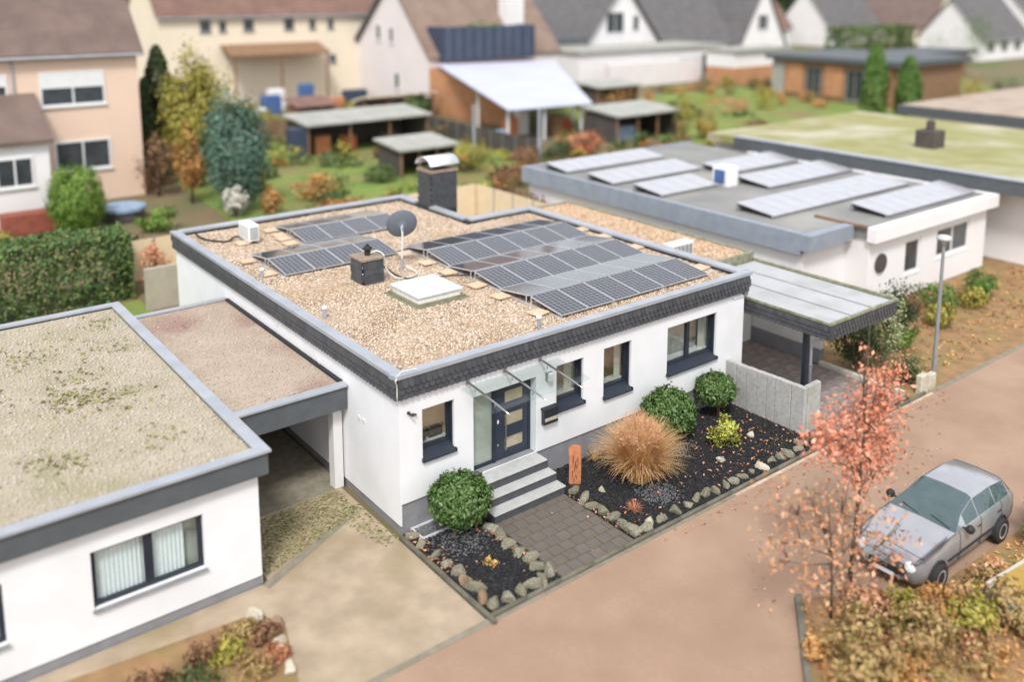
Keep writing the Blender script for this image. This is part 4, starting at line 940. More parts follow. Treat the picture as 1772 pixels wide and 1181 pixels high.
# red-leaved young tree
def limb_tree(label, base, h, lean, crown_pts, leafm, size, name, nleaf, barkm='bark', trunk_r=.07, clump=.35, cat='tree', asp=.55):
    t = thing(name, label, cat, base); b = Vector(base); top = b + Vector((lean[0], lean[1], h)); tr = MB()
    mid = [b.lerp(top, s) + Vector((math.sin(s * 5) * .06, math.cos(s * 4) * .05, 0)) for s in (0, .2, .4, .6, .8, 1)]
    tr.tube(mid, [trunk_r * f for f in (1, .85, .7, .5, .3, .08)], 8); Pl = []
    for (x, y, z, r) in crown_pts:
        q = Vector((x, y, z)); s = min(.9, max(.08, (z - b.z) / h * .72)); st_ = b.lerp(top, s); md = st_.lerp(q, .5) + Vector((0, 0, -.08))
        tr.tube([st_, md, q], [trunk_r * .4, trunk_r * .22, .006], 5)
        for k in range(4):
            e = q + Vector((random.gauss(0, r * .6), random.gauss(0, r * .6), random.gauss(.1, r * .6))); tr.tube([md.lerp(q, .5), e], [.012, .004], 4)
    tr.build('trunk', barkm, t, True)
    cp_ = np.array([c[:3] for c in crown_pts]); rr = np.array([c[3] for c in crown_pts]); i = RNG.choice(len(cp_), nleaf, p=rr ** 2 / (rr ** 2).sum())
    P = cp_[i] + RNG.normal(size=(nleaf, 3)) * rr[i][:, None] * clump * 1.3; leaves('crown', P, RNG.normal(size=(nleaf, 3)) + np.array([0, 0, .4]), size, leafm, t, asp)
    return t
cr = [(7.0, -7.8, 3.75, .5), (6.35, -7.75, 3.75, .5), (7.55, -7.8, 3.95, .5), (6.9, -7.9, 4.3, .36), (7.6, -7.85, 4.4, .42), (8.35, -7.7, 4.65, .38), (8.1, -7.7, 4.2, .42), (7.12, -7.8, 5.1, .14), (7.15, -7.8, 5.6, .1), (5.85, -7.8, 4.1, .34),
      (7.9, -7.8, 3.55, .42), (6.6, -7.9, 3.3, .42), (7.6, -7.9, 3.0, .4), (8.3, -7.8, 3.0, .3), (7.1, -7.8, 2.5, .34), (8.0, -7.8, 2.5, .32), (5.8, -7.8, 3.7, .38)]
limb_tree('slim young tree with salmon-red leaves at the street edge, in front of the carport', (7.2, -7.8, 0), 6.2, (.05, .0), cr, 'leaf_red', .125, 'red_leaf_tree', 2300, trunk_r=.055, clump=.46)
cr2 = [(4.3, -8.0, 3.0, .45), (4.9, -8.1, 2.9, .4), (4.6, -7.9, 2.2, .45), (5.3, -8.2, 2.3, .45), (4.1, -7.9, 1.9, .35), (5.6, -8.1, 1.7, .45), (5.9, -8.3, 2.7, .4), (6.2, -8.2, 1.5, .5), (6.6, -8.5, 2.0, .5), (5.2, -8.5, 1.3, .45), (6.9, -8.6, 1.2, .5), (4.6, -8.5, 1.4, .4), (7.3, -8.7, 1.6, .4)]
limb_tree('sparse red-leaved sapling in the street bed at lower right', (5.7, -8.3, 0), 3.3, (-.4, .1), cr2, 'leaf_redbrown', .13, 'red_leaf_sapling', 900, trunk_r=.035, clump=.5)

# evergreen bushes by the carport
def bush(name, label, c, r, m, n, size, cat='bush', clumps=40, group=None, shell=.55, cr_=.3):
    t = thing(name, label, cat, (c[0], c[1], 0), group)
    P, Dn = blob_points(n, c, r, clumps, cr_, shell); leaves('foliage', P, Dn, size, m, t, .5)
    b = MB()
    for k in range(6): a = k * 1.05; b.tube([(c[0], c[1], 0), (c[0] + .5 * r[0] * math.cos(a), c[1] + .5 * r[1] * math.sin(a), c[2] + .2 * r[2])], [.04, .012], 5)
    b.build('stem', 'bark', t); return t
bush('evergreen_bush', 'dense dark evergreen bush under the front right corner of carport', (17.95, -1.2, 1.0), (.75, .95, 1.0), 'leaf_hedge', 3600, .11, clumps=60, shell=.5)
bush('variegated_shrub', 'tall pale variegated shrub behind the dark evergreen at carport corner', (18.9, -1.6, 1.35), (.7, .8, 1.35), 'leaf_variegated', 2600, .10)
bush('evergreen_bush', 'low dark evergreen bush next to white stone posts by the street', (18.3, -2.9, .45), (.5, .5, .5), 'leaf_hedge', 1100, .09)
t = thing('stone_post', 'pair of white plastered gate posts at the street corner', 'post', (18.3, -3.6, 0))
MB().bbox(17.75, 18.2, -3.72, -3.5, -.05, .62, .03).bbox(18.3, 18.75, -3.70, -3.48, -.05, .5, .03).build('post', 'rock_pale', t)
bush('shrub', 'small lime-tinted shrub beside the street lamp', (20.6, -1.2, .4), (.9, .6, .45), 'leaf_limegreen', 900, .12)
bush('evergreen_bush', 'dark round evergreen in the garden behind the street lamp', (21.7, -.5, 1.15), (.85, .85, 1.15), 'leaf_dark', 2600, .13, clumps=50)
for i, (x, y, r, m, l) in enumerate([(26.2, .2, .9, 'leaf_green', 'green mound shrub below the white house windows'), (24.4, -.9, .6, 'leaf_ochre', 'ochre low shrub in the leaf-strewn front garden'), (27.6, -.6, .6, 'leaf_ochre', 'yellowing shrub at the right in the front garden'), (29.5, -.2, .8, 'leaf_green', 'rightmost green shrub in the front garden'), (24.8, .6, .5, 'leaf_brown', 'brown withered shrub close to the white house')]):
    bush('shrub', l, (x, y, r * .7), (r, r, r * .75), m, 900, .14)
litter('fallen_leaves', [(19, -3.1), (34, -3.1), (35, 1), (19, 2)], 900, .0, .16, 'leaf_orange', 'orange leaves covering the front garden on the right')
t = thing('street_lamp', 'slim grey street lamp with flat head beside the road', 'street lamp', (19.55, -3.2, 0))
MB().tube([(19.55, -3.2, 0), (19.55, -3.2, 1.1), (19.55, -3.2, 4.7)], [.09, .075, .05], 10).build('pole', 'post_grey', t); MB().lathe((19.55, -3.2, 4.7), [(.06, 0), (.08, .12), (.25, .2), (.27, .25), (.18, .33), (.05, .36)], 14).build('lamp_head', 'lamp_grey', t, True)

# ------------------------------------------------------------------ left neighbours: garage house + linking carport
t = thing('neighbour_house', 'blurred white flat-roofed house with mossy roof at lower left', 'house', (-6, 3, 0))
mb = MB(); hl = [(4.54, 6.82, .94, 2.2), (2.4, 3.0, .96, 2.2)]
# front wall runs to the left (x from -11.5 to -3.45)
wall_face(mb, (-11.5, .3, 0), (1, 0, 0), 8.05, .22, 2.75, [(4.54, 6.80, .94, 2.2), (2.0, 2.98, .94, 2.2)], .14, (0, 1, 0))
mb.quad((-3.45, .3, .0), (-3.45, 12.1, .0), (-3.45, 12.1, 2.75), (-3.45, .3, 2.75)); mb.quad((-11.5, 12.1, 0), (-11.5, .3, 0), (-11.5, .3, 2.75), (-11.5, 12.1, 2.75)); mb.quad((-3.45, 12.1, 0), (-11.5, 12.1, 0), (-11.5, 12.1, 2.75), (-3.45, 12.1, 2.75))
mb.build('wall', 'stucco', t); MB().box(-11.5, -3.47, .33, .6, -.1, .218).build('plinth', 'plinth', t)
fz = MB().box(-11.8, -3.26, .12, .30, 2.72, 3.24).box(-3.44, -3.26, .30, 12.2, 2.72, 3.24).box(-11.8, -3.44, 12.1, 12.2, 2.72, 3.24).build('fascia', 'fascia_grey', t)
MB().box(-11.8, -3.20, .06, .36, 3.242, 3.30).box(-3.50, -3.20, .36, 12.26, 3.242, 3.30).box(-11.8, -3.5, 11.96, 12.26, 3.242, 3.30).build('coping', 'zinc', t)
MB().box(-11.8, -3.49, .37, 11.95, 3.0, 3.20).build('roof', 'roof_moss', t)
xy = scatter([(-11.7, .4), (-3.52, .4), (-3.52, 11.9), (-11.7, 11.9)], .12); 
o = pebbles('roof_gravel', xy, 3.20, .055, 'pebble_soft', t)
P = []
for cx_, cy_, n_ in ((-6.0, 5.6, 260), (-5.2, 5.0, 160), (-6.5, 9.2, 120), (-4.4, 8.6, 90), (-7.2, 2.5, 120), (-5.0, 2.2, 70), (-4.2, 10.5, 80), (-8.0, 6.5, 100), (-5.8, 7.2, 80)):
    P.append(np.column_stack([RNG.normal(cx_, .45, n_), RNG.normal(cy_, .45, n_), np.full(n_, 3.25)]))
P = np.concatenate(P); P = P[(P[:, 0] < -3.6) & (P[:, 1] > .45)][::2]; o = leaves('moss', P, np.column_stack([RNG.normal(0, .5, (len(P), 2)), np.ones(len(P))]), .12, 'moss_green', t, .7, 'stuff')
for a, b in ((-6.96, -4.70), (-9.5, -8.52)):
    f = .1; wn = MB().box(a, b, .40, .46, .94, 1.04).box(a, b, .40, .46, 2.12, 2.2).box(a, a + f, .40, .46, 1.04, 2.12).box(b - f, b, .40, .46, 1.04, 2.12).build('window', 'anthracite', t)
    if b - a > 2: MB().box((a + b) / 2 - .09, (a + b) / 2 + .09, .395, .465, 1.04, 2.12).build('mullion', 'anthracite', wn)
    MB().box(a + f, b - f, .43, .437, 1.04, 2.12).build('pane', 'glass_clear', wn)
    mc = MB(); n = 40; cb = b - .38 if b - a > 2 else b - .1
    for i in range(n):
        xa, xb = a + .1 + (cb - a - .1) * i / n, a + .1 + (cb - a - .1) * (i + 1) / n; mc.quad((xa, .50 + .03 * (i % 2), 1.0), (xb, .50 + .03 * ((i + 1) % 2), 1.0), (xb, .50 + .03 * ((i + 1) % 2), 2.2), (xa, .50 + .03 * (i % 2), 2.2))
    mc.build('curtain', 'curtain_white', wn); MB().box(a, b, .62, .64, .9, 2.3).build('room_back', 'wall_int_grey', wn)
    MB().box(a - .03, b + .03, .22, .39, .90, .937).build('sill', 'plinth', wn)

t = thing('link_carport', 'narrow carport with pinkish gravel roof between the two white houses', 'carport', (-1.5, 6, 0))
for q in ((2.62, 2.78, 2.35), (11.2, 11.3, 2.6)): MB().box(-3.15, -.03, q[0], q[1], q[2], 2.98).build('fascia', 'fascia_grey', t)
for q in ((2.56, 2.86), (11.12, 11.34)): MB().box(-3.19, -.02, q[0], q[1], 2.98, 3.03).build('coping', 'zinc', t)
MB().box(-3.19, -.12, 2.87, 11.11, 2.80, 2.97).build('roof', 'roof_pink', t)
xy = scatter([(-3.1, 2.95), (-.15, 2.95), (-.15, 11.05), (-3.1, 11.05)], .13); pebbles('roof_gravel', xy, 2.97, .05, 'pebble_rosy', t)
MB().box(-.12, -.02, 2.87, 11.1, 2.7, 3.05).build('wall_flashing', 'slate_back', t)
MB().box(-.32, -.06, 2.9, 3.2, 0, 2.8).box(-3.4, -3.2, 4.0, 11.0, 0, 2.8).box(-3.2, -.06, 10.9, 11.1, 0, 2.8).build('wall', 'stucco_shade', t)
MB().box(-3.2, -.06, 7.6, 7.7, .0, 2.7).build('shade_sheet', 'carport_shade', t)  # dark sheet added for the shade deep inside the carport
sheet('floor', [(-3.2, 2.9), (-.06, 2.9), (-.06, 10.9), (-3.2, 10.9)], -.004, 'gutter')
litter('moss_patch', [(-3.3, .5), (-.3, 1.6), (-.3, 2.9), (-3.2, 2.7)], 1900, .0, .085, 'moss_green', 'yellow-green moss at the top of left driveway')
litter('moss_patch', [(-.6, -.2), (-.14, -.1), (-.14, 2.0), (-.9, 1.6)], 160, .0, .10, 'moss_green', 'yellow-green moss along the house base')

# planting at the very bottom left
t = thing('shrub_bed', 'mixed autumn shrubs in the bed below the lower left house', 'shrubs', (-5.4, -1.6, 0))
for i, (x, y, r, m) in enumerate([(-4.5, -1.1, .38, 'leaf_olive'), (-4.9, -1.6, .42, 'leaf_ochre'), (-4.15, -1.45, .34, 'leaf_brown'), (-5.4, -1.3, .42, 'leaf_brown'), (-5.8, -2.0, .5, 'leaf_hedge'), (-4.6, -2.3, .42, 'leaf_olive'), (-6.5, -1.5, .45, 'leaf_brown'), (-4.2, -2.2, .3, 'leaf_litter'), (-5.2, -2.7, .45, 'leaf_olive'), (-7.0, -2.1, .5, 'leaf_ochre')]):
    P, Dn = blob_points(420, (x, y, r * .45), (r, r, r * .5), 16, .34, .45); leaves('foliage', P, Dn, .10, m, t, .5)
sheet('planting_bed', [(-8.4, -.1), (-4.0, -.55), (-3.6, -1.2), (-4.2, -3.4), (-8.4, -3.6)], .004, 'soil_leaves')
for x, y, rr_, tx in ((-3.75, -1.2, .2, 'red-brown boulder at the bed corner below the lower left house'), (-4.05, -.75, .22, 'pale round boulder at the top of the lower left bed'), (-3.95, -1.75, .18, 'small boulder at the right edge of the lower left bed'), (-4.1, -2.6, .18, 'lowest boulder at the right edge of the lower left bed')):
    rock(x, y, rr_, tx, 'rock_red' if 'red' in tx.split()[0] else 'rock_pale', None)

# ------------------------------------------------------------------ lower right: car, planter bed, autumn shrubs
t = thing('parked_car', 'silver hatchback parked on the street behind red autumn branches', 'car', (10.2, -8.25, 0))
x_st = [7.72, 7.8, 7.95, 8.6, 9.3, 9.75, 10.35, 11.2, 11.9, 12.25, 12.33]
belt = [.70, .80, .86, .95, 1.0, 1.01, 1.02, 1.03, 1.03, .95, .80]
roof = [.70, .80, .86, .95, 1.0, 1.26, 1.46, 1.47, 1.38, .97, .80]
hw = [.55, .74, .84, .87, .88, .88, .88, .88, .86, .80, .68]
rw = [.55, .70, .78, .80, .80, .66, .60, .60, .60, .66, .60]
zb = [.32, .26, .22, .20, .20, .20, .20, .20, .22, .28, .36]
rings = []
for i, x in enumerate(x_st):
    h, r_, b_, z0, z1 = hw[i], rw[i], belt[i], zb[i], roof[i]
    half = [(0, z0), (h * .85, z0), (h * .98, z0 + .12), (h, (z0 + b_) * .5), (h * .98, b_ - .08), (h * .93, b_), (r_ * 1.02, b_ + (z1 - b_) * .86), (r_ * .85, z1 - .005), (0, z1 + .02)]
    rings.append([(x, -8.25 - yv, zv) for yv, zv in half] + [(x, -8.25 + yv, zv) for yv, zv in half[-2:0:-1]])
k = len(rings[0]); bodyV = [v for r_ in rings for v in r_]; bodyF = []; glassF = {'windscreen': [], 'side_window': [], 'rear_window': []}
for i in range(len(rings) - 1):
    for j in range(k):
        f = (i * k + j, i * k + (j + 1) % k, (i + 1) * k + (j + 1) % k, (i + 1) * k + j); bodyF.append(f)
        if i in (4, 5) and j in (6, 7, 8, 9): glassF['windscreen'].append(f)
        if j in (5, 10) and i in (5, 6, 7): glassF['side_window'].append(f)
        if i == 8 and j in (6, 7, 8, 9): glassF['rear_window'].append(f)
bodyF += [tuple(range(k)), tuple(reversed(range((len(rings) - 1) * k, len(rings) * k)))]
bo = MB().add(bodyV, bodyF).build('body', 'car_paint', t, True)
for nm, fs in glassF.items():
    for f in fs:
        g = MB()
        P_ = [Vector(bodyV[q]) for q in f]; nrm = (P_[1] - P_[0]).cross(P_[3] - P_[0]).normalized(); cen = sum(P_, Vector()) / 4
        if nrm.dot(cen - Vector((10.2, -8.25, .7))) < 0: nrm = -nrm
        sh = 1.0 if nm != 'side_window' else .93
        g.slab([tuple(cen + (p - cen) * sh + nrm * .004) for p in P_], tuple(nrm * .006)); g.build(nm, 'car_glass', t)
for x in (8.45, 11.4):
    for y, s in ((-9.12, -1), (-7.38, 1)):
        wv = MB().lathe((x, y - .1 * s, .31), [(.2, 0), (.30, 0), (.315, .03), (.315, .15), (.30, .2), (.2, .2)], 18, (0, s, 0)).build('wheel', 'tyre', t, True); MB().lathe((x, y - .1 * s, .31), [(.0, .17), (.19, .17), (.2, .205), (.05, .19)], 10, (0, s, 0)).build('rim', 'alu', wv)
        ar = MB().tube([(x + math.cos(a) * .36, y + .01 * s, .31 + math.sin(a) * .36) for a in [math.pi * q / 8 for q in range(9)]], .025, 5).build('wheel_arch', 'tyre', t)
for s in (-1, 1):
    MB().lathe((7.80, -8.25 + s * .58, .66), [(.13, 0), (.12, .05), (.04, .08)], 10, (-1, s * .35, .35)).build('headlight', 'lamp_white', t); MB().lathe((9.62, -8.25 + s * .98, 1.05), [(.04, -.09), (.1, -.04), (.1, .05), (.05, .09)], 8, (1, 0, 0)).tube([(9.64, -8.25 + s * .76, 1.0), (9.62, -8.25 + s * .98, 1.05)], .03, 6).build('wing_mirror', 'black_rubber', t)
    MB().box(8.9, 11.6, -8.25 + s * .885 - .008, -8.25 + s * .885 + .008, .48, .53).build('door_trim', 'tyre', t)
MB().box(7.69, 7.73, -8.6, -7.9, .40, .52).build('grille', 'black_rubber', t); MB().box(7.68, 7.72, -8.5, -8.0, .30, .38).build('licence_plate', 'white_plastic', t)

def ring_at(x):
    for i in range(len(x_st) - 1):
        if x_st[i] <= x <= x_st[i + 1]:
            f = (x - x_st[i]) / (x_st[i + 1] - x_st[i]); return [Vector(a).lerp(Vector(b_), f) for a, b_ in zip(rings[i], rings[i + 1])]
for x, jj in ((9.42, (2, 3, 4, 5)), (10.42, (2, 3, 4, 5)), (11.45, (3, 4, 5))):
    q = ring_at(x); MB().tube([q[j] + Vector((0, -.004, 0)) for j in jj], .007, 4).build('door_gap', 'tyre', t); MB().tube([q[k - j] + Vector((0, .004, 0)) for j in jj], .007, 4).build('door_gap', 'tyre', t)
q = [ring_at(x) for x in (7.97, 8.3, 8.6, 8.95, 9.28)]
for j in (5, k - 5): MB().tube([p[j] + Vector((0, 0, .003)) for p in q], .008, 4).build('bonnet_gap', 'tyre', t)
MB().tube([ring_at(7.97)[j] + Vector((0, 0, .004)) for j in range(5, k - 4)], .008, 4).build('bonnet_gap', 'tyre', t)
for x in (10.2, 11.2): MB().tube([(x, -9.145, .86), (x + .09, -9.155, .865), (x + .17, -9.145, .87)], .014, 5).build('door_handle', 'tyre', t)
for s_ in (-1, 1): MB().tube([(9.32, -8.25 + s_ * .35 - .3, 1.03), (9.42, -8.25 + s_ * .35 + .2, 1.10)], .012, 5).build('wiper', 'tyre', t)
sheet('street_bed', [(5.7, -7.45), (8.3, -9.1), (13.5, -9.3), (13.5, -14), (1.5, -14), (3.6, -9.1)], .03, 'soil_leaves', th=.12)
MB().slab([(3.55, -9.1, -.05), (5.66, -7.37, -.05), (5.76, -7.47, -.05), (3.67, -9.18, -.05)], (0, 0, .17)).build('bed_edging', 'kerb')['kind'] = 'structure'
litter('fallen_leaves', [(5.6, -7.6), (8.3, -9.2), (13, -9.4), (12, -12.5), (3, -12.5), (3.9, -9.1)], 1500, .05, .13, 'leaf_orange', 'orange leaves covering the street bed at lower right')
shr = [((6.2, -8.7, .35), (.8, .6, .4), 'leaf_redbrown', 'red-brown autumn shrub at the pointed end of street bed'), ((5.2, -9.2, .45), (.9, .6, .5), 'leaf_olive', 'straw-green shrub on the left of the street bed'), ((4.6, -9.8, .5), (.9, .6, .6), 'leaf_olive', 'lowest straw-coloured shrub at the bottom picture edge'),
       ((6.3, -9.9, .5), (.9, .7, .6), 'leaf_olive', 'olive shrub in the middle of the street bed'), ((7.4, -9.7, .35), (.7, .5, .4), 'leaf_orange', 'orange shrub in front of the car wheel'), ((7.6, -10.3, .4), (.7, .5, .5), 'leaf_ochre', 'yellow-green shrub with feathery tips near bottom right'),
       ((8.6, -10.6, .4), (.6, .5, .5), 'leaf_olive', 'olive shrub in the bottom right corner'), ((6.8, -9.2, .3), (.5, .4, .35), 'leaf_ochre', 'ochre shrub beside the sapling')]
for c, r, m, l in shr: bush('shrub', l, c, r, m, 900, .13)
bush('shrub', 'bright yellow-green bush beside the rear of the silver car', (12.3, -9.7, .65), (.9, .4, .75), 'leaf_limegreen', 1600, .12)
bush('shrub', 'red-orange bush at the right picture edge behind the car', (13.6, -9.9, .6), (.6, .4, .6), 'leaf_orange', 700, .13)
t = thing('planter_box', 'ochre-topped planter with pale rim at the right picture edge', 'planter', (9.7, -10.6, 0))
MB().slab([(8.95, -9.95, 0), (10.6, -10.1, 0), (10.6, -11.6, 0), (8.4, -11.0, 0)], (0, 0, .42)).build('box', 'concrete_cap', t); MB().slab([(9.04, -10.05, .421), (10.5, -10.2, .421), (10.5, -11.5, .421), (8.55, -10.97, .421)], (0, 0, .03)).build('filling', 'yellow_cover', t)

# ------------------------------------------------------------------ background buildings
def win(par, pl, a, b, z0, z1, at, frame='win_white', pane='win_dark', shutter=0, sign=-1):
    """far window: proud frame + pane; pl='y' plane facing -Y at y=at, or 'x' plane facing -X"""
    f = min(.12, (b - a) * .14)
    def bx(mb, u0, u1, w0, w1, d0, d1):
        return mb.box(u0, u1, at - d1, at - d0, w0, w1) if pl == 'y' else mb.box(at - d1, at - d0, u0, u1, w0, w1)
    m1 = MB(); bx(m1, a, b, z0, z0 + f, .002, .07); bx(m1, a, b, z1 - f, z1, .002, .07); bx(m1, a, a + f, z0 + f, z1 - f, .002, .07); bx(m1, b - f, b, z0 + f, z1 - f, .002, .07)
    if b - a > 1.6: bx(m1, (a + b) / 2 - f * .4, (a + b) / 2 + f * .4, z0 + f, z1 - f, .002, .06)
    wn = m1.build('window', frame, par); m2 = MB(); bx(m2, a + f, b - f, z0 + f, z1 - f, .004, .03); m2.build('pane', pane, wn)
    if shutter: m3 = MB(); bx(m3, a + f, b - f, z1 - f - shutter * (z1 - z0), z1 - f, .035, .055); m3.build('shutter', frame, wn)
    m4 = MB(); bx(m4, a - .08, b + .08, z0 - .1, z0 - .002, .002, .14); m4.build('sill', frame, wn)
    return wn
def gable_house(name, label, x0, x1, y0, y1, eave, ridge, axis, wallm, roofm, over=.4, wins=(), cat='house', th=.25):
    """axis 'x': ridge runs along X; 'y': ridge along Y (gable faces the camera)"""
    t = thing(name, label, cat, ((x0 + x1) / 2, (y0 + y1) / 2, 0)); mb = MB()
    if axis == 'x':
        m_ = (y0 + y1) / 2; P_ = [(x0, y0, 0), (x0, y0, eave), (x0, m_, ridge), (x0, y1, eave), (x0, y1, 0)]; mb.slab(P_, (x1 - x0, 0, 0)); s = (ridge - eave) / (m_ - y0); r = MB()
        for sg, ye in ((-1, y0), (1, y1)):
            r.slab([(x0 - over, ye + sg * over, eave - s * over + .02), (x0 - over, m_, ridge + .02), (x0 - over, m_, ridge + th), (x0 - over, ye + sg * over, eave - s * over + th)], (x1 - x0 + 2 * over, 0, 0))
        wd = mb.build('wall', wallm, t); rf = r.build('roof', roofm, t)
        MB().tube([(x0 - over, y0 - over - .08, eave - s * over + .05), (x1 + over, y0 - over - .08, eave - s * over + .05)], .09, 6).build('gutter', 'zinc', t)
    else:
        m_ = (x0 + x1) / 2; P_ = [(x0, y0, 0), (x1, y0, 0), (x1, y0, eave), (m_, y0, ridge), (x0, y0, eave)]; mb.slab(P_, (0, y1 - y0, 0)); s = (ridge - eave) / (m_ - x0); r = MB()
        for sg, xe in ((-1, x0), (1, x1)):
            r.slab([(xe + sg * over, y0 - over, eave - s * over + .02), (m_, y0 - over, ridge + .02), (m_, y0 - over, ridge + th), (xe + sg * over, y0 - over, eave - s * over + th)], (0, y1 - y0 + 2 * over, 0))
        wd = mb.build('wall', wallm, t); rf = r.build('roof', roofm, t)
    for wn in wins: win(t, *wn)
    return t, rf
t, rf = gable_house('pink_house', 'pink rendered two-storey house with brown tiled roof at upper left', -14, 6.3, 42.8, 54, 9.5, 15.2, 'x', 'pink_wall', 'tile_brown', .35,
    [('y', .55, 4.25, 6.2, 8.3, 42.8, 'win_white', 'win_dark', .42), ('y', 1.1, 4.35, 2.1, 4.0, 42.8), ('y', -3.2, -1.15, 6.3, 8.3, 42.8, 'win_white', 'win_dark', .3)])
MB().tube([(-.85, 42.72, 0), (-.85, 42.72, 9.2)], .08, 6).build('downpipe', 'zinc', t)
MB().box(3.2, 3.9, 48.0, 48.8, 14, 16.2).build('chimney', 'brick_red', t)
t = thing('house_annex', 'white lean-to annex with brown tiled roof in front of the pink house', 'annex', (-3, 40, 0))
MB().box(-8, .0, 38.55, 42.7, 0, 4.75).build('wall', 'white_wall', t); MB().slab([(-8.3, 38.2, 4.7), (-8.3, 42.75, 6.95), (-8.3, 42.75, 7.12), (-8.3, 38.2, 4.9)], (8.55, 0, 0)).build('roof', 'tile_brown', t); win(t, 'y', -2.75, -.85, 2.3, 4.0, 38.55)
t = MB().box(-2.9, -.1, 36.6, 37.8, 0, 1.1).build('garden_wall', 'brick_red'); tag(t, 'low dark red brick garden wall below the white annex', 'wall')
t = thing('garden_pool', 'round low garden pool under a pale blue cover beside the lime bush', 'pool', (3.4, 37.2, 0)); MB().lathe((3.4, 37.2, 0), [(1.2, 0), (1.2, .55)], 18).build('side', 'shed_dark', t); MB().lathe((3.4, 37.2, .55), [(1.3, 0), (1.3, .18), (1.1, .24)], 18).build('cover', 'blue_tarp', t)

t, rf = gable_house('cream_house', 'long cream house with red-brown roof and small square windows at the top', 19.2, 47, 80.8, 92, 10.6, 17, 'x', 'cream_wall', 'tile_redbrown', .4,
    [('y', x - .6, x + .6, 8.6, 9.9, 80.8, 'post_grey', 'win_dark') for x in (24.1, 28.94, 33.73)] + [('y', x - .4, x + .4, 8.6, 9.8, 80.8, 'post_grey', 'win_dark') for x in (26.0, 36.6, 38.94)] + [('y', 38.6, 39.5, 4.6, 5.6, 80.8, 'post_grey', 'win_dark')])
t = thing('terrace_roof', 'brown flat terrace awning on the front of the cream house', 'awning', (31, 79, 0)); MB().slab([(25.6, 77.5, 6.0), (37.2, 77.5, 6.0), (37.2, 80.75, 7.0), (25.6, 80.75, 7.0)], (0, 0, .18)).build('canopy', 'wood_brown', t)
MB().box(25.9, 26.1, 77.6, 77.8, 0, 6).box(31.2, 31.4, 77.6, 77.8, 0, 6).box(36.7, 36.9, 77.6, 77.8, 0, 6).build('post', 'wood_brown', t)
for i, (x, y, w_, h, m, l) in enumerate([(27.5, 74, 2.0, 2.0, 'blue_paint', 'blue garden box under the cream house terrace'), (31.0, 72, 1.4, 3.2, 'blue_paint', 'tall blue crate in the cream house garden'), (33.5, 71, 2.0, 1.6, 'terracotta', 'terracotta coloured garden bin left of white gable house'), (36.2, 72, 2.6, 2.2, 'navy', 'navy garden cabinet left of white gable house'), (29.2, 76, 1.6, 2.4, 'white_wall', 'pale garden cupboard below the brown awning'), (24.8, 72, 2.2, 1.0, 'white_wall', 'white garden table in the cream house garden')]):
    o = MB().bbox(x, x + w_, y, y + 1.2, 0, h, .06).build('garden_box', m); tag(o, l, 'box')

# white gable house with navy balcony and pale awning roof
t = thing('gable_house', 'pinkish-white gable house with brown roof and navy balcony, top centre', 'house', (50, 73, 0))
yA, yB, yM, eG, rG = 64.9, 82.5, 72.6, 6.0, 14.2
mb = MB().slab([(42.5, yA, 0), (42.5, yA, eG), (42.5, yM, rG), (42.5, yB, 5.4), (42.5, yB, 0)], (18, 0, 0)); mb.build('wall', 'pinkwhite_wall', t)
s = (rG - eG) / (yM - yA); s2 = (rG - 5.4) / (yB - yM)
MB().slab([(42.2, yA - .3, eG - .3 * s + .05), (42.2, yM, rG + .05), (42.2, yM, rG + .4), (42.2, yA - .3, eG - .3 * s + .4)], (18.6, 0, 0)).build('roof', 'tile_tan', t)
MB().slab([(42.0, yM, rG + .05), (42.0, yB + .6, 5.4 - .6 * s2 + .05), (42.0, yB + .6, 5.4 - .6 * s2 + .5), (42.0, yM, rG + .5)], (18.6, 0, 0)).build('roof', 'tile_grey', t)
for a, b, z0, z1 in ((75.2, 76.3, 7.4, 9.2), (72.3, 73.3, 7.2, 9.0), (71.2, 72.3, 2.0, 3.9)): win(t, 'x', a, b, z0, z1, 42.5, 'win_white', 'win_dark')
bl = MB().box(43.6, 56.2, 63.9, 64.6, 5.5, 9.2).box(43.6, 44.0, 64.6, 67, 5.5, 9.2).box(55.8, 56.2, 64.6, 67, 5.5, 9.2).build('balcony', 'navy', t)
for i in range(9): MB().box(44.2 + i * 1.35, 44.3 + i * 1.35, 63.86, 63.898, 5.6, 9.1).build('baluster', 'zinc_dark', bl)
P, Dn = blob_points(160, (49.5, 64.2, 9.3), (2.4, .4, .6), 8); leaves('balcony_plants', P, Dn, .35, 'leaf_limegreen', bl, kind='stuff')
sk = MB().box(54.5, 57, 67.0, 68.6, 8.0, 12.5).build('dormer', 'white_wall', t)
t = thing('patio_awning', 'large pale lavender patio roof over a brick terrace, top centre', 'awning', (47, 50, 0))
AW = [(42.6, 63.6, 5.2), (57.6, 62.2, 5.0), (45.6, 42.6, 2.95), (36.6, 43.4, 2.95)]
MB().slab(AW, (0, 0, .12)).build('awning', 'awning', t)
for x, y, h in ((37.2, 44.2, 2.9), (40.8, 43.6, 2.9), (44.8, 43.2, 2.9), (39.6, 52, 3.9), (50.6, 51, 3.9)): MB().tube([(x, y, 0), (x, y, h)], .12, 6).build('post', 'win_white', t)
MB().box(42.75, 57, 63.8, 64.7, 0, 4.9).slab([(42.35, 48, 0), (42.35, 64.8, 0), (42.35, 64.8, 4.9), (42.35, 48, 3.2)], (.2, 0, 0)).build('brick_wall', 'brick_orange', t)
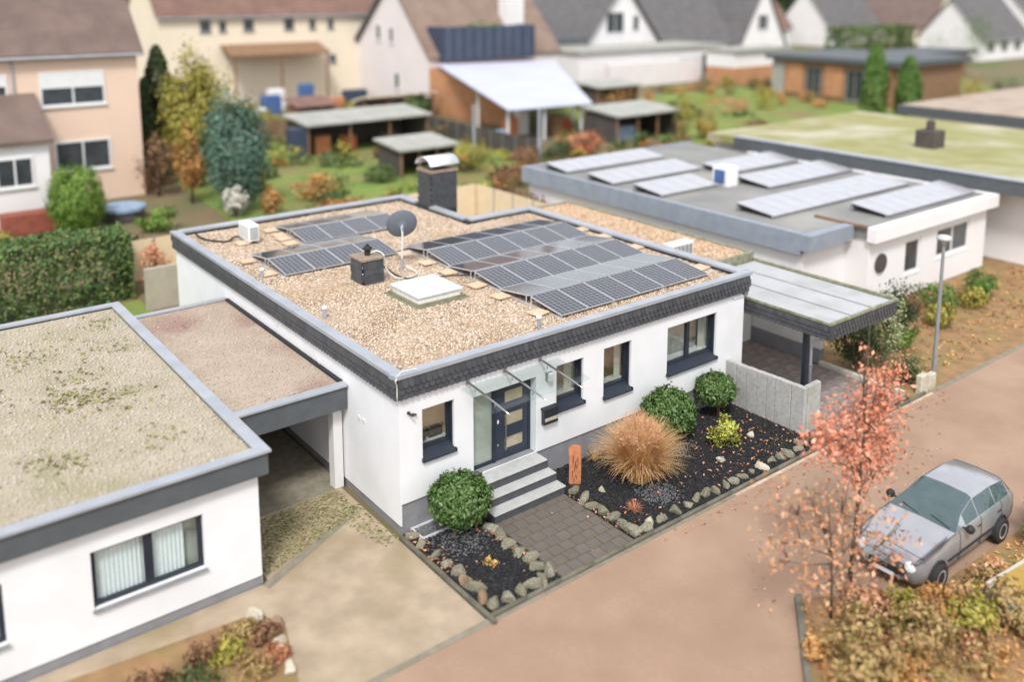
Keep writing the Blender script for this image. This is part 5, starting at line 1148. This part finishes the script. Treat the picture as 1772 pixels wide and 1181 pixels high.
for i, (x, y, w_, h, m, l) in enumerate([(38.6, 46, 1.2, 1.8, 'terracotta', 'terracotta planter under the front of lavender awning'), (40.8, 47, 1.0, 2.2, 'white_wall', 'pale cabinet under the lavender awning'), (42.8, 44.4, .9, 1.9, 'wood_brown', 'brown wooden cupboard under the lavender awning'), (44.2, 45.2, 1.2, 1.3, 'red_paint', 'red bin at the awning edge'), (36.5, 44.8, 1.3, 1.0, 'blue_tarp', 'blue covered garden chair beneath the awning')]):
    o = MB().bbox(x, x + w_, y, y + 1.0, 0, h, .05).build('garden_box', m); tag(o, l, 'box')
def shed(label, x0, x1, y0, y1, h0, h1, roofm, wallm, open_front=True):
    t = thing('garden_shed', label, 'shed', ((x0 + x1) / 2, (y0 + y1) / 2, 0)); MB().slab([(x0 - .3, y0 - .4, h0), (x1 + .3, y0 - .4, h0), (x1 + .3, y1 + .2, h1), (x0 - .3, y1 + .2, h1)], (0, 0, .16)).build('roof', roofm, t)
    m_ = MB().box(x0, x1, y1 - .15, y1, 0, min(h0, h1)).box(x0, x0 + .15, y0, y1 - .15, 0, min(h0, h1)).box(x1 - .15, x1, y0, y1 - .15, 0, min(h0, h1)); m_.build('wall', wallm, t)
    for k in range(4): xx = x0 + (x1 - x0) * k / 3; MB().box(xx - .07, xx + .07, y0 - .07, y0 + .07, 0, h0).build('post', 'wood_brown', t)
    return t
shed('long open garden shed with pale flat roof left of the gable house', 20.5, 31.6, 48.4, 52.5, 2.5, 2.9, 'shed_roof', 'shed_dark')
shed('low dark shed with grey roof in front of the lavender awning', 22.3, 26.8, 37.2, 40.5, 1.9, 2.25, 'shed_roof', 'shed_dark')
shed('dark lean-to shed with greenish roof right of the lavender awning', 44.5, 52, 38.2, 42.5, 2.3, 2.7, 'shed_roof', 'shed_dark')
shed('small cream summer house below the white gable', 33, 41, 62.0, 64.0, 2.6, 2.0, 'cream_wall', 'shed_dark')
for i, (x, y, w_, h, m, l) in enumerate([(21.6, 49.5, 1.4, 1.4, 'terracotta', 'red-brown crate stacked in the long open shed'), (24.2, 49.6, 1.2, 1.2, 'red_paint', 'orange-red box in the long open shed'), (19.0, 48.4, 1.6, 2.4, 'navy', 'dark blue cabinet at the left end of long shed'), (27.6, 49.5, 1.8, 1.1, 'shed_dark', 'dark bench in the long open shed'), (45.5, 39.2, 2.2, 1.2, 'blue_tarp', 'blue covered barrel inside the lean-to shed')]):
    o = MB().bbox(x, x + w_, y, y + 1.0, 0, h, .05).build('garden_box', m); tag(o, l, 'box')
shed('small brown garden shed behind the long open shed', 25, 28.5, 60, 62.5, 2.4, 3.0, 'tile_redbrown', 'wood_brown')
shed('grey flat-roofed pergola on the far lawn right of the lavender awning', 57, 63, 54, 57.5, 2.6, 2.9, 'shed_roof', 'shed_dark')
shed('dark wooden shed in the garden in front of the cream house', 14, 18, 64, 67, 2.6, 3.2, 'tile_brown', 'shed_dark')
t = thing('flat_annex', 'low grey flat-roofed extension between the gable house and the white houses', 'annex', (72, 84, 0)); MB().box(63, 82, 84, 92, 0, 5.2).build('wall', 'white_wall', t); MB().box(62.6, 82.4, 83.5, 92.4, 5.2, 6.0).build('roof', 'fascia_grey', t)
for a in (65, 70.5, 76): win(t, 'y', a, a + 2.6, 2.2, 4.4, 84, 'post_grey')
for x, y, h, l in ((30.6, 40, 4.3, 'grey mast in the garden left of the lavender awning'), (31.9, 33.5, 4.6, 'tall pale pole in the garden in front of the lavender awning')):
    o = MB().tube([(x, y, 0), (x, y, h)], [.14, .1], 8).build('pole', 'zinc', None); tag(o, l, 'pole')

# white houses at the top right
t, rf = gable_house('white_gable_house', 'white gable house with dark grey roof, top right of centre', 85.5, 102.2, 88, 104, 4.6, 14.2, 'y', 'white_wall', 'tile_grey', .8, [('y', 90.3, 94.2, 6.2, 9.6, 88), ('y', 96.2, 97.6, 6.4, 9.0, 88, 'win_white', 'win_dark')])
t, rf = gable_house('row_house', 'white house with long dark grey roof and right-hand gable, top right', 103, 122, 88.5, 104, 4.4, 14.5, 'x', 'white_wall', 'tile_grey', .5)
t, rf = gable_house('cross_gable_house', 'narrow white gable with small square window, right of the dark roof', 121.4, 134.6, 86.5, 104, 3.2, 14.0, 'y', 'white_wall', 'tile_grey', .5, [('y', 126.5, 129.4, 5.8, 8.6, 86.5)])
t = thing('flat_annex', 'white flat-roofed annex with dark window in front of the gable houses', 'annex', (92, 79, 0)); MB().box(73, 102, 75, 84, 0, 4.4).build('wall', 'white_wall', t); MB().box(72.7, 102.3, 74.6, 84, 4.4, 4.8).build('roof', 'shed_roof', t); win(t, 'y', 93, 97.6, .6, 3.0, 75, 'win_white'); win(t, 'y', 98.2, 100, .2, 3.4, 75, 'post_grey')
t = MB().box(74, 92, 70, 71, 0, 3.2).build('garden_wall', 'pinkwhite_wall'); tag(t, 'long pale garden wall in front of the white annex', 'wall')
t = thing('brick_outbuilding', 'orange brick outbuilding with pale upper storey right of the white annex', 'building', (98, 66, 0)); MB().box(91, 104, 63, 68, 0, 2.4).build('wall', 'brick_orange', t); MB().box(91, 104, 63.2, 68, 2.4, 4.6).build('upper_wall', 'white_wall', t); MB().box(90.7, 104.3, 62.7, 68.3, 4.6, 4.9).build('roof', 'shed_roof', t)
t = thing('timber_house', 'flat-roofed house with orange timber cladding behind the two cypresses', 'house', (92, 46, 0))
MB().box(86, 100, 36, 53, 0, 4.6).build('wall', 'wood_brown', t); MB().box(85.3, 101, 35.3, 53.7, 4.6, 5.2).build('roof', 'fascia_grey', t)
for a, b in ((37, 40), (43, 45.5), (48.5, 51)): MB().box(85.9, 85.998, a, b, .6, 4.2).build('cladding', 'brick_orange', t)
for a, b in ((40.4, 42.6), (46, 48)): win(t, 'x', a, b, .3, 3.9, 86, 'post_grey')
MB().box(85.88, 85.998, 51.2, 53, .2, 4.2).build('cladding', 'shed_roof', t)
far = [('gable_house', 'far white house with red-brown roof behind the timber house', 150, 172, 112, 126, 4.5, 12.5, 'x', 'white_wall', 'tile_redbrown'), ('gable_house', 'far white house with dark roof at the top right', 176, 196, 104, 118, 4.8, 13.5, 'x', 'white_wall', 'tile_grey'), ('gable_house', 'far cream gable house near the top right corner', 205, 222, 96, 116, 4.5, 14.5, 'y', 'cream_wall', 'tile_brown'),
       ('gable_house', 'far pale house with brown roof in the top right corner', 215, 245, 76, 92, 5.5, 14, 'x', 'white_wall', 'tile_grey'), ('gable_house', 'far red-roofed house on the left horizon behind the cream house', 60, 88, 120, 136, 7, 15.5, 'x', 'white_wall', 'tile_redbrown'), ('gable_house', 'far grey-roofed house behind the white gable house', 92, 120, 128, 144, 6.5, 15.5, 'x', 'white_wall', 'tile_grey'),
       ('gable_house', 'far house with brown roof on the right horizon', 262, 300, 120, 140, 6, 15.5, 'x', 'cream_wall', 'tile_brown'), ('gable_house', 'far white house partly behind the dark hedge at the top right', 160, 178, 62, 74, 4.5, 11.5, 'x', 'white_wall', 'tile_grey'), ('gable_house', 'far house with tan roof between the cream and gable houses', 62, 80, 92, 104, 6, 14.5, 'x', 'white_wall', 'tile_brown')]
for nm, lb, x0, x1, y0, y1, e, r_, ax, wm, rm in far:
    gable_house(nm, lb, x0, x1, y0, y1, e, r_, ax, wm, rm, .6, [('y', x0 + (x1 - x0) * q, x0 + (x1 - x0) * q + 2.2, e - 2.8, e - 1.0, y0, 'post_grey') for q in (.12, .42, .72)])

# solar-roofed white house on the right
t = thing('solar_house', 'white flat-roofed house covered in pale solar panels, right of the carport', 'house', (27, 9, 0))
mb = MB(); wall_face(mb, (23.6, 1.9, 0), (1, 0, 0), 10.2, 0, 3.1, [(2.9, 4.2, .95, 2.5), (5.6, 8.6, 1.2, 2.6)], .12, (0, 1, 0)); 
mb.quad((33.8, 1.9, 0), (33.8, 16, 0), (33.8, 16, 3.1), (33.8, 1.9, 3.1)); mb.quad((20.6, 20.6, 0), (20.6, 3.0, 0), (20.6, 3.0, 3.1), (20.6, 20.6, 3.1)); mb.quad((20.6, 3.0, 0), (23.6, 3.0, 0), (23.6, 3.0, 3.1), (20.6, 3.0, 3.1)); mb.quad((23.6, 3.0, 0), (23.6, 1.9, 0), (23.6, 1.9, 3.1), (23.6, 3.0, 3.1))
mb.build('wall', 'white_wall', t)
for a, b, z0, z1 in ((26.5, 27.8, .95, 2.5), (29.2, 32.2, 1.2, 2.6)): win(t, 'y', a, b, z0, z1, 2.02, 'win_white', 'win_dark')
MB().box(20.3, 23.4, 2.5, 2.95, 2.95, 3.6).box(20.3, 20.6, 2.95, 20.9, 2.75, 3.62).box(20.6, 34.1, 20.6, 20.9, 2.9, 3.6).build('fascia', 'fascia_blue', t)
MB().box(23.4, 34.1, 1.5, 1.9, 3.0, 3.6).box(33.8, 34.1, 1.9, 16.2, 3.0, 3.6).build('fascia', 'white_wall', t)
MB().box(20.62, 33.78, 2.97, 20.58, 3.1, 3.55).box(23.5, 33.78, 1.92, 2.96, 3.1, 3.55).build('roof', 'roof_felt', t)
MB().lathe((24.5, 1.86, 1.9), [(.0, 0), (.42, 0), (.42, .06), (.0, .07)], 16, (0, -1, 0)).build('wreath', 'shed_dark', t)
MB().bbox(25.2, 26.0, 10.6, 11.6, 3.55, 4.5, .03).build('chimney', 'white_wall', t); MB().box(25.12, 25.19, 10.8, 11.4, 3.7, 4.35).build('chimney_door', 'blue_paint', t)
MB().box(23.36, 23.5, 1.9, 4.4, 3.56, 3.66).build('edge_board', 'wood_brown', t)
def strip(label, x0, x1, y0, npan, run=.95):
    t2 = thing('solar_array', label, 'solar panels', (x0, y0, 3.6), 'tilted rows of pale solar panels on the right-hand house'); pw = (x1 - x0) / npan; MB().box(x0, x1, y0 + run - .1, y0 + run, 3.56, 3.88).box(x0, x1, y0 + .05, y0 + .12, 3.56, 3.7).build('frame', 'post_grey', t2)
    for k in range(npan):
        a = x0 + k * pw + .015; b = x0 + (k + 1) * pw - .015; MB().slab([(a, y0, 3.68), (b, y0, 3.68), (b, y0 + run, 3.90), (a, y0 + run, 3.90)], (0, 0, .04)).build('solar_panel', 'pv_sky_sheen', t2)
strip('rearmost left row of pale solar panels on the right-hand house', 20.9, 28.4, 17.8, 8, 1.8); strip('second left row of pale solar panels on the right-hand house', 20.8, 27.4, 14.2, 7, 1.9); strip('third left row of pale solar panels on the right-hand house', 20.8, 24.9, 10.9, 4, 1.9)
strip('rearmost right row of pale solar panels behind the white chimney', 27.6, 33.6, 12.4, 6, 1.9); strip('second right row of pale solar panels on the right-hand house', 26.3, 33.5, 8.9, 7, 2.0); strip('third right row of pale solar panels on the right-hand house', 21.6, 32.6, 5.2, 11, 2.0); strip('nearest right row of pale solar panels on the right-hand house', 25.6, 33.4, 2.3, 8, 1.8)

t = thing('moss_roof_house', 'white flat-roofed house with yellow-green moss roof, upper right', 'house', (41, 8, 0))
MB().box(35.5, 52, -.6, 20, 0, 3.7).build('wall', 'white_wall', t); MB().box(34.2, 52.3, -1.0, -.5, 3.6, 4.3).box(34.2, 34.7, -.5, 17.5, 3.6, 4.3).build('fascia', 'fascia_grey', t)
MB().box(34.72, 52, -.48, 20, 3.72, 4.2).build('roof', 'roof_green', t); MB().box(34.15, 52.3, -1.05, -.45, 4.302, 4.36).box(34.15, 34.75, -.45, 17.5, 4.302, 4.36).build('coping', 'zinc', t)
MB().bbox(40.2, 41.4, 8.0, 9.2, 4.2, 5.2, .05).lathe((40.8, 8.6, 5.2), [(.25, 0), (.25, .5), (.1, .6)], 8).build('chimney', 'shed_dark', t)
t = thing('flat_roof_building', 'distant flat-roofed building with tan roof and dark edge at the right border', 'building', (66, 14, 0)); MB().box(59, 80, 2, 20, 0, 3.4).build('wall', 'white_wall', t); MB().box(58.4, 80.5, 1.4, 20.6, 3.4, 4.1).build('fascia', 'fascia_grey', t); MB().box(58.6, 80.3, 1.6, 20.4, 4.1, 4.14).build('roof', 'roof_pink', t)
t = thing('garden_shed', 'reddish wooden shed on the far lawn at the right', 'shed', (120, 52, 0)); MB().box(112, 130, 50, 56, 0, 3.6).build('wall', 'wood_brown', t); MB().box(111, 131, 49, 57, 3.6, 4.1).build('roof', 'fascia_grey', t); MB().box(113, 121, 49.9, 49.998, .5, 3).build('door', 'brick_orange', t)

# fences and screens
def screen(label, pts, h, pm='screen_beige', name='privacy_screen', group='beige privacy screens round the back terraces'):
    t = thing(name, label, 'fence', (*pts[0], 0), group)
    for (a, b) in zip(pts[:-1], pts[1:]):
        a, b = Vector((*a, 0)), Vector((*b, 0)); L = (b - a).length; u = (b - a) / L; k = max(1, round(L / 1.75))
        for i in range(k):
            p, q = a + u * (L * i / k + .04), a + u * (L * (i + 1) / k - .04); nrm = Vector((-u.y, u.x, 0)) * .02; MB().slab([tuple(p - nrm), tuple(q - nrm), tuple(q + nrm), tuple(p + nrm)], (0, 0, h)).build('panel', pm, t)
        for i in range(k + 1): p = a + u * (L * i / k); MB().box(p.x - .038, p.x + .038, p.y - .038, p.y + .038, 0, h + .04).build('post', 'post_grey', t)
screen('beige privacy screen around the rear terrace behind the big chimney', [(13.2, 24.0), (19.4, 24.0), (19.45, 13.6)], 2.2)
screen('short beige privacy screen behind the left back corner of the house', [(-.2, 24.6), (3.2, 24.6), (3.2, 18)], 1.9)
screen('brown timber fence across the gardens below the cream house', [(11.5, 57), (33, 58.5)], 1.8, 'wood_brown', 'garden_fence', 'timber fences between the far gardens')
screen('grey-brown timber fence along the right side of the long open shed garden', [(34.2, 36), (35, 57)], 1.6, 'shed_dark', 'garden_fence', 'timber fences between the far gardens')
screen('rust-brown timber fence in front of the white annex', [(56, 61), (72, 66)], 1.8, 'wood_brown', 'garden_fence', 'timber fences between the far gardens')
sheet('terrace', [(9.95, 11.25), (19.4, 13.5), (19.4, 24), (9.95, 24)], -.02, 'gutter')
for (c, r, m, l, n) in (((16.3, 24.8, 1.9), (2.6, .5, .75), 'leaf_limegreen', 'yellow-green shrubs peeping over the beige screen behind the chimney', 1500), ((20.1, 20.5, 1.75), (.5, 3.4, .7), 'leaf_brown', 'red-brown and green hedge along the outside of the beige screen', 1500), ((18.3, 17.4, 1.0), (.3, .3, .4), 'leaf_orange', 'small orange plant on the rear terrace', 200), ((11.5, 24.8, 1.7), (2.0, .6, .7), 'leaf_orange', 'orange-brown shrub behind the big chimney', 900)):
    bush('shrub', l, c, r, m, n, .16)
bush('shrub', 'orange dry shrub at the back left corner of the house', (.75, 22.0, 1.2), (.7, .8, 1.1), 'leaf_litter', 1400, .12)
t = MB().box(-.15, 1.25, 20.3, 20.5, -.05, 1.75).build('garden_wall', 'wall_sand'); tag(t, 'beige garden wall end beside the long hedge', 'wall')

# hedges and trees
def hedge(label, x0, x1, y0, y1, h, n, m='leaf_hedge_bg', size=.22):
    t = thing('hedge', label, 'hedge', ((x0 + x1) / 2, (y0 + y1) / 2, 0)); P = RNG.uniform((x0, y0, 0), (x1, y1, h), (n, 3)); f = RNG.integers(0, 4, n)
    P[f == 0, 1] = y0 + np.abs(RNG.normal(0, .12, (f == 0).sum())); P[f == 1, 2] = h - np.abs(RNG.normal(0, .12, (f == 1).sum())); P[f == 2, 0] = np.where(RNG.random((f == 2).sum()) < .5, x0, x1)
    wob = np.array([noise.noise(Vector(p) * .8) for p in P]); P[:, 1] -= wob * .25; P[:, 2] += wob * .2; leaves('foliage', P, RNG.normal(size=(n, 3)) + np.array([-.2, -.6, .6]), size, m, t, .55)
    b = MB()
    for k in range(int((x1 - x0) / .8)): b.tube([(x0 + .4 + k * .8, (y0 + y1) / 2, 0), (x0 + .4 + k * .8, (y0 + y1) / 2, h * .8)], .04, 5)
    b.build('stem', 'bark', t)
hedge('long green garden hedge at the left behind the lower house', -13, -.15, 22.2, 24.2, 2.95, 17000)
def tree(name, label, c, r, trunk, m, n, size, clumps=60, cr_=.3, shell=.5, group=None):
    t = thing(name, label, 'tree', (c[0], c[1], 0), group); P, Dn = blob_points(n, c, r, clumps, cr_, shell); leaves('crown', P, Dn, size, m, t, .55); b = MB(); th_ = max(.1, r[0] * .1)
    b.tube([(c[0], c[1], 0), (c[0] + .05, c[1], c[2] * .6), (c[0], c[1], c[2] + .5 * r[2])], [th_, th_ * .7, th_ * .2], 7)
    for k in range(7): a = k * .9; b.tube([(c[0], c[1], c[2] - .5 * r[2] + .1 * k * r[2]), (c[0] + r[0] * .7 * math.cos(a), c[1] + r[1] * .7 * math.sin(a), c[2] + r[2] * (.1 * k - .2))], [th_ * .4, .03], 5)
    b.build('trunk', trunk, t, True); return t
def conifer(name, label, x, y, h, r, m, n, size, taper=1.0, group=None, top=0.05):
    t = thing(name, label, 'tree', (x, y, 0), group); s = RNG.uniform(0, 1, n) ** .8; a = RNG.uniform(0, 6.283, n); prof = np.minimum(1, (1 - s) ** taper * 1.25 + top) * np.minimum(1, .55 + s * 5); rad = r * prof * np.sqrt(RNG.uniform(.35, 1.05, n)) * (1 + .12 * np.sin(a * 3 + s * 9))
    P = np.column_stack([x + rad * np.cos(a), y + rad * np.sin(a), .12 + s * h]); Dn = np.column_stack([np.cos(a), np.sin(a), np.full(n, .5)]) + RNG.normal(size=(n, 3)) * .5; leaves('crown', P, Dn, size, m, t, .45); MB().tube([(x, y, 0), (x, y, h * .9)], [.12 + r * .06, .03], 6).build('trunk', 'bark', t); return t
tree('round_bush', 'round lime-green clipped bush in front of the pink house', (.65, 35.6, 1.8), (1.42, 1.4, 1.85), 'bark', 'leaf_limegreen', 14000, .15, 260, .2, .88)
tree('blue_spruce', 'dense blue-green conifer behind the back left roof edge', (9.5, 35, 3.5), (1.95, 1.9, 3.5), 'bark', 'leaf_spruce', 12000, .2, 130, .26, .6)
bush('shrub', 'pale sandy rounded bush at the foot of blue-green conifer', (8.75, 33.4, 1.0), (.75, .7, .9), 'curtain', 900, .2); bush('shrub', 'orange-tan low bush right of the blue-green conifer', (10.8, 33.0, .7), (.7, .6, .8), 'leaf_orange', 700, .2)
tree('autumn_tree', 'yellow-green autumn tree beside the pink house', (10.0, 43.2, 4.8), (2.5, 2.2, 4.2), 'bark', 'leaf_ochre', 9500, .28, 110)
conifer('dark_conifer', 'dark green pointed conifer behind the yellow-green tree', 8.6, 46.5, 9.3, 1.5, 'leaf_dark', 3800, .35, .6)
conifer('dark_conifer', 'lower dark conifer close to the pink house wall', 7.4, 45.6, 7.2, 1.1, 'leaf_dark', 2600, .32, .6)
tree('autumn_tree', 'bare brownish tree between pink house and blue-green conifer', (6.9, 42.0, 2.2), (1.4, 1.0, 2.2), 'bark', 'leaf_brown', 700, .22, 40); tree('autumn_tree', 'orange autumn tree left of the blue-green conifer', (7.9, 38.5, 2.8), (.9, .9, 2.0), 'bark', 'leaf_orange', 1300, .24, 40)
conifer('cypress', 'left of two slim green cypresses on the right-hand lawn', 76.3, 33.2, 7.4, 1.35, 'leaf_green', 3200, .4, .45); conifer('cypress', 'right of two slim green cypresses on the right-hand lawn', 78, 30.5, 6.4, 1.25, 'leaf_green', 2800, .4, .45)
gs = [((14.5, 35, .8), (1.6, 1.0, .9), 'leaf_orange', 'orange shrub on the lawn right of blue-green conifer'), ((20.5, 37, .6), (1.4, .9, .7), 'leaf_hedge_bg', 'green low shrub on the lawn behind the roof'), ((27, 36.0, 1.1), (2.4, 1.2, 1.2), 'leaf_ochre', 'olive-yellow shrub behind the big chimney hood'), ((30.6, 33.6, 1.0), (1.6, 1.2, 1.0), 'leaf_brown', 'russet shrub between chimney and pole'), ((33.8, 33.2, 1.0), (1.4, 1.0, 1.2), 'leaf_dark', 'dark green shrub left of the red flowers'), ((36.2, 33.5, .7), (1.2, .8, .8), 'red_paint', 'red flowering shrub in the garden behind the screen'),
      ((27.5, 30, .7), (2.8, 1.0, .8), 'leaf_brown', 'brown withered border behind the beige screens'), ((40, 37.5, .8), (2.2, 1.0, .8), 'leaf_litter', 'rust-red shrub at the lavender awning corner'), ((50.5, 36, 2.4), (1.4, 1.2, 2.4), 'leaf_ochre', 'tall ochre shrub right of the lean-to shed'), ((53, 35.5, 1.0), (1.3, 1, 1.0), 'yellow_cover', 'golden yellow shrub left of the moss-roofed house'), ((56, 33, .9), (2.6, 1.0, .9), 'leaf_brown', 'purple-brown border along the moss-roofed house'), ((50, 44, 2.0), (3.4, 1.6, 2.2), 'leaf_orange', 'large orange shrub right of the lavender awning'),
      ((66, 44, 1.0), (4, 1.5, 1.2), 'leaf_litter', 'rusty flower border on the far lawn'), ((60, 45, .8), (2, 1, 1), 'leaf_hedge_bg', 'green mound on the far lawn'), ((97, 33, 1.5), (3, 2, 1.8), 'yellow_cover', 'yellow bush at the right on the far lawn'), ((104, 32, 1.3), (3, 2, 1.6), 'leaf_dark', 'dark round bush at the right border on the far lawn'), ((17.5, 58, 2.2), (2, 1.5, 2.2), 'leaf_green', 'green shrub below the cream house'), ((36.5, 58, 1.5), (1.6, 1.2, 1.6), 'leaf_hedge_bg', 'green shrub at the foot of the white gable house'), ((20.5, 62, 1.5), (3.0, 1.2, 1.6), 'leaf_ochre', 'ochre shrubs in the cream house garden'), ((4.2, 33, .6), (1.2, .8, .7), 'leaf_limegreen', 'lime-yellow low shrub behind the back left corner'), ((-3.6, 33, .6), (1.2, .8, .7), 'leaf_ochre', 'ochre low shrub below the white annex'), ((.2, 25.4, 1.3), (1.0, .5, 1.0), 'leaf_hedge_bg', 'green shrub over the beige screen at the back left corner'), ((150, 60, 4), (10, 5, 5), 'leaf_green', 'large green hedge clump at the top right'), ((172, 92, 4), (14, 5, 5.5), 'leaf_dark', 'dark tree clump before the far houses, top right')]
for c, r, m, l in gs: bush('shrub', l, c, r, m, 1000, .2 if c[1] < 45 else .34, clumps=30)
hedge('dark hedge below the far white houses at the top right', 150, 176, 84, 88, 5.5, 2500, 'leaf_hedge_bg', .8)
o = leaves('distant_wood', *(lambda P: (P, RNG.normal(size=(len(P), 3)) + np.array([-.5, -.6, .4])))(np.column_stack([RNG.uniform(-150, 520, 9000), 300 + RNG.normal(0, 8, 9000), RNG.uniform(0, 1, 9000) ** 1.2 * (24 + 6 * np.sin(np.arange(9000) * .7))])), 5.0, 'leaf_dark', None, .7, 'stuff'); o['label'] = 'distant dark wood along the horizon'

# dense autumn undergrowth in the far gardens
addm('undergrowth', (.2, .15, .06), .85, island=[(.24, .13, .06), (.32, .27, .08), (.10, .18, .04), (.36, .15, .07), (.06, .08, .03), (.18, .22, .05), (.40, .26, .10), (.14, .10, .05)])
Pu, Du = [], []
blocked = [(20, 32, 47.5, 53), (22, 27.2, 36.5, 41), (44, 52.4, 37.5, 43), (13, 23.5, 36, 42.5), (36, 58, 42, 65), (17.5, 21, 47.5, 50), (12.5, 20, 13, 24.5), (66, 96, 34.5, 42), (54, 62, 34.5, 41)]
rg = random.Random(5); nm = 0
while nm < 260:
    if rg.random() < .68: x, y = rg.uniform(11.5, 50), rg.uniform(25.5, 76)
    else: x, y = rg.uniform(50, 112), rg.uniform(31, 66)
    if any(a < x < b and c < y < d for a, b, c, d in blocked) or (y > 64 and x > 42): continue
    if 85 < x < 101 and 35 < y < 54: continue
    rr = rg.uniform(.6, 1.5) * (1 if y < 45 else 1.3); hh = rg.uniform(.35, 1.1) * (1 if y < 45 else 1.4); n = 150
    P, Dn = blob_points(n, (x, y, hh * .55), (rr, rr * .8, hh * .7), 12, .4, .4)
    Pu.append(P); Du.append(Dn); nm += 1
Pu = np.concatenate(Pu); Du = np.concatenate(Du); Pu[:, 2] = np.maximum(Pu[:, 2], .03)
# each mound keeps to one hue: split the mounds over a few stuff objects by colour
cols = ['leaf_brown', 'leaf_ochre', 'undergrowth', 'leaf_orange', 'leaf_hedge_bg', 'leaf_litter']; ids = np.repeat(np.arange(nm), 150)
for k_, cn_ in enumerate(cols):
    sel = (ids * 7 + ids // 5) % len(cols) == k_
    o = leaves('undergrowth', Pu[sel], Du[sel], .3, cn_, None, .6, 'stuff'); o['label'] = 'low autumn undergrowth in the far gardens'
litter('fallen_leaves', [(4, -7.3), (9, -8.9), (13, -7), (18, -4.1), (8, -4.0)], 160, .0, .09, 'leaf_redbrown', 'a few fallen red leaves on the street')
litter('fallen_leaves', [(5, -3.95), (18.5, -3.95), (18.5, -4.5), (5, -4.3)], 130, .0, .08, 'leaf_litter', 'fallen leaves gathered along the kerb')

Pu, Du, Iu = [], [], []
for q in range(46):
    f = rg.random(); x, y = rg.uniform(3.6, 10.0), rg.uniform(-12.2, -8.0)
    if y > -9.0 - (x - 5.2) * .25 and x > 6.4: y -= 1.1
    if x < 4.2 and y > -9.3: continue
    P, Dn = blob_points(170, (x, y, rg.uniform(.12, .3)), (rg.uniform(.35, .6), rg.uniform(.3, .5), rg.uniform(.2, .4)), 12, .4, .4); Pu.append(P); Du.append(Dn); Iu.append(np.full(170, q))
Pu, Du, Iu = map(np.concatenate, (Pu, Du, Iu)); Pu[:, 2] = np.maximum(Pu[:, 2], .05)
for k_, cn_ in enumerate(('leaf_redbrown', 'leaf_olive', 'leaf_orange')):
    sel = Iu % 3 == k_; o = leaves('undergrowth', Pu[sel], Du[sel], .12, cn_, None, .55, 'stuff'); o['label'] = 'red-brown and straw undergrowth in the street bed at lower right'
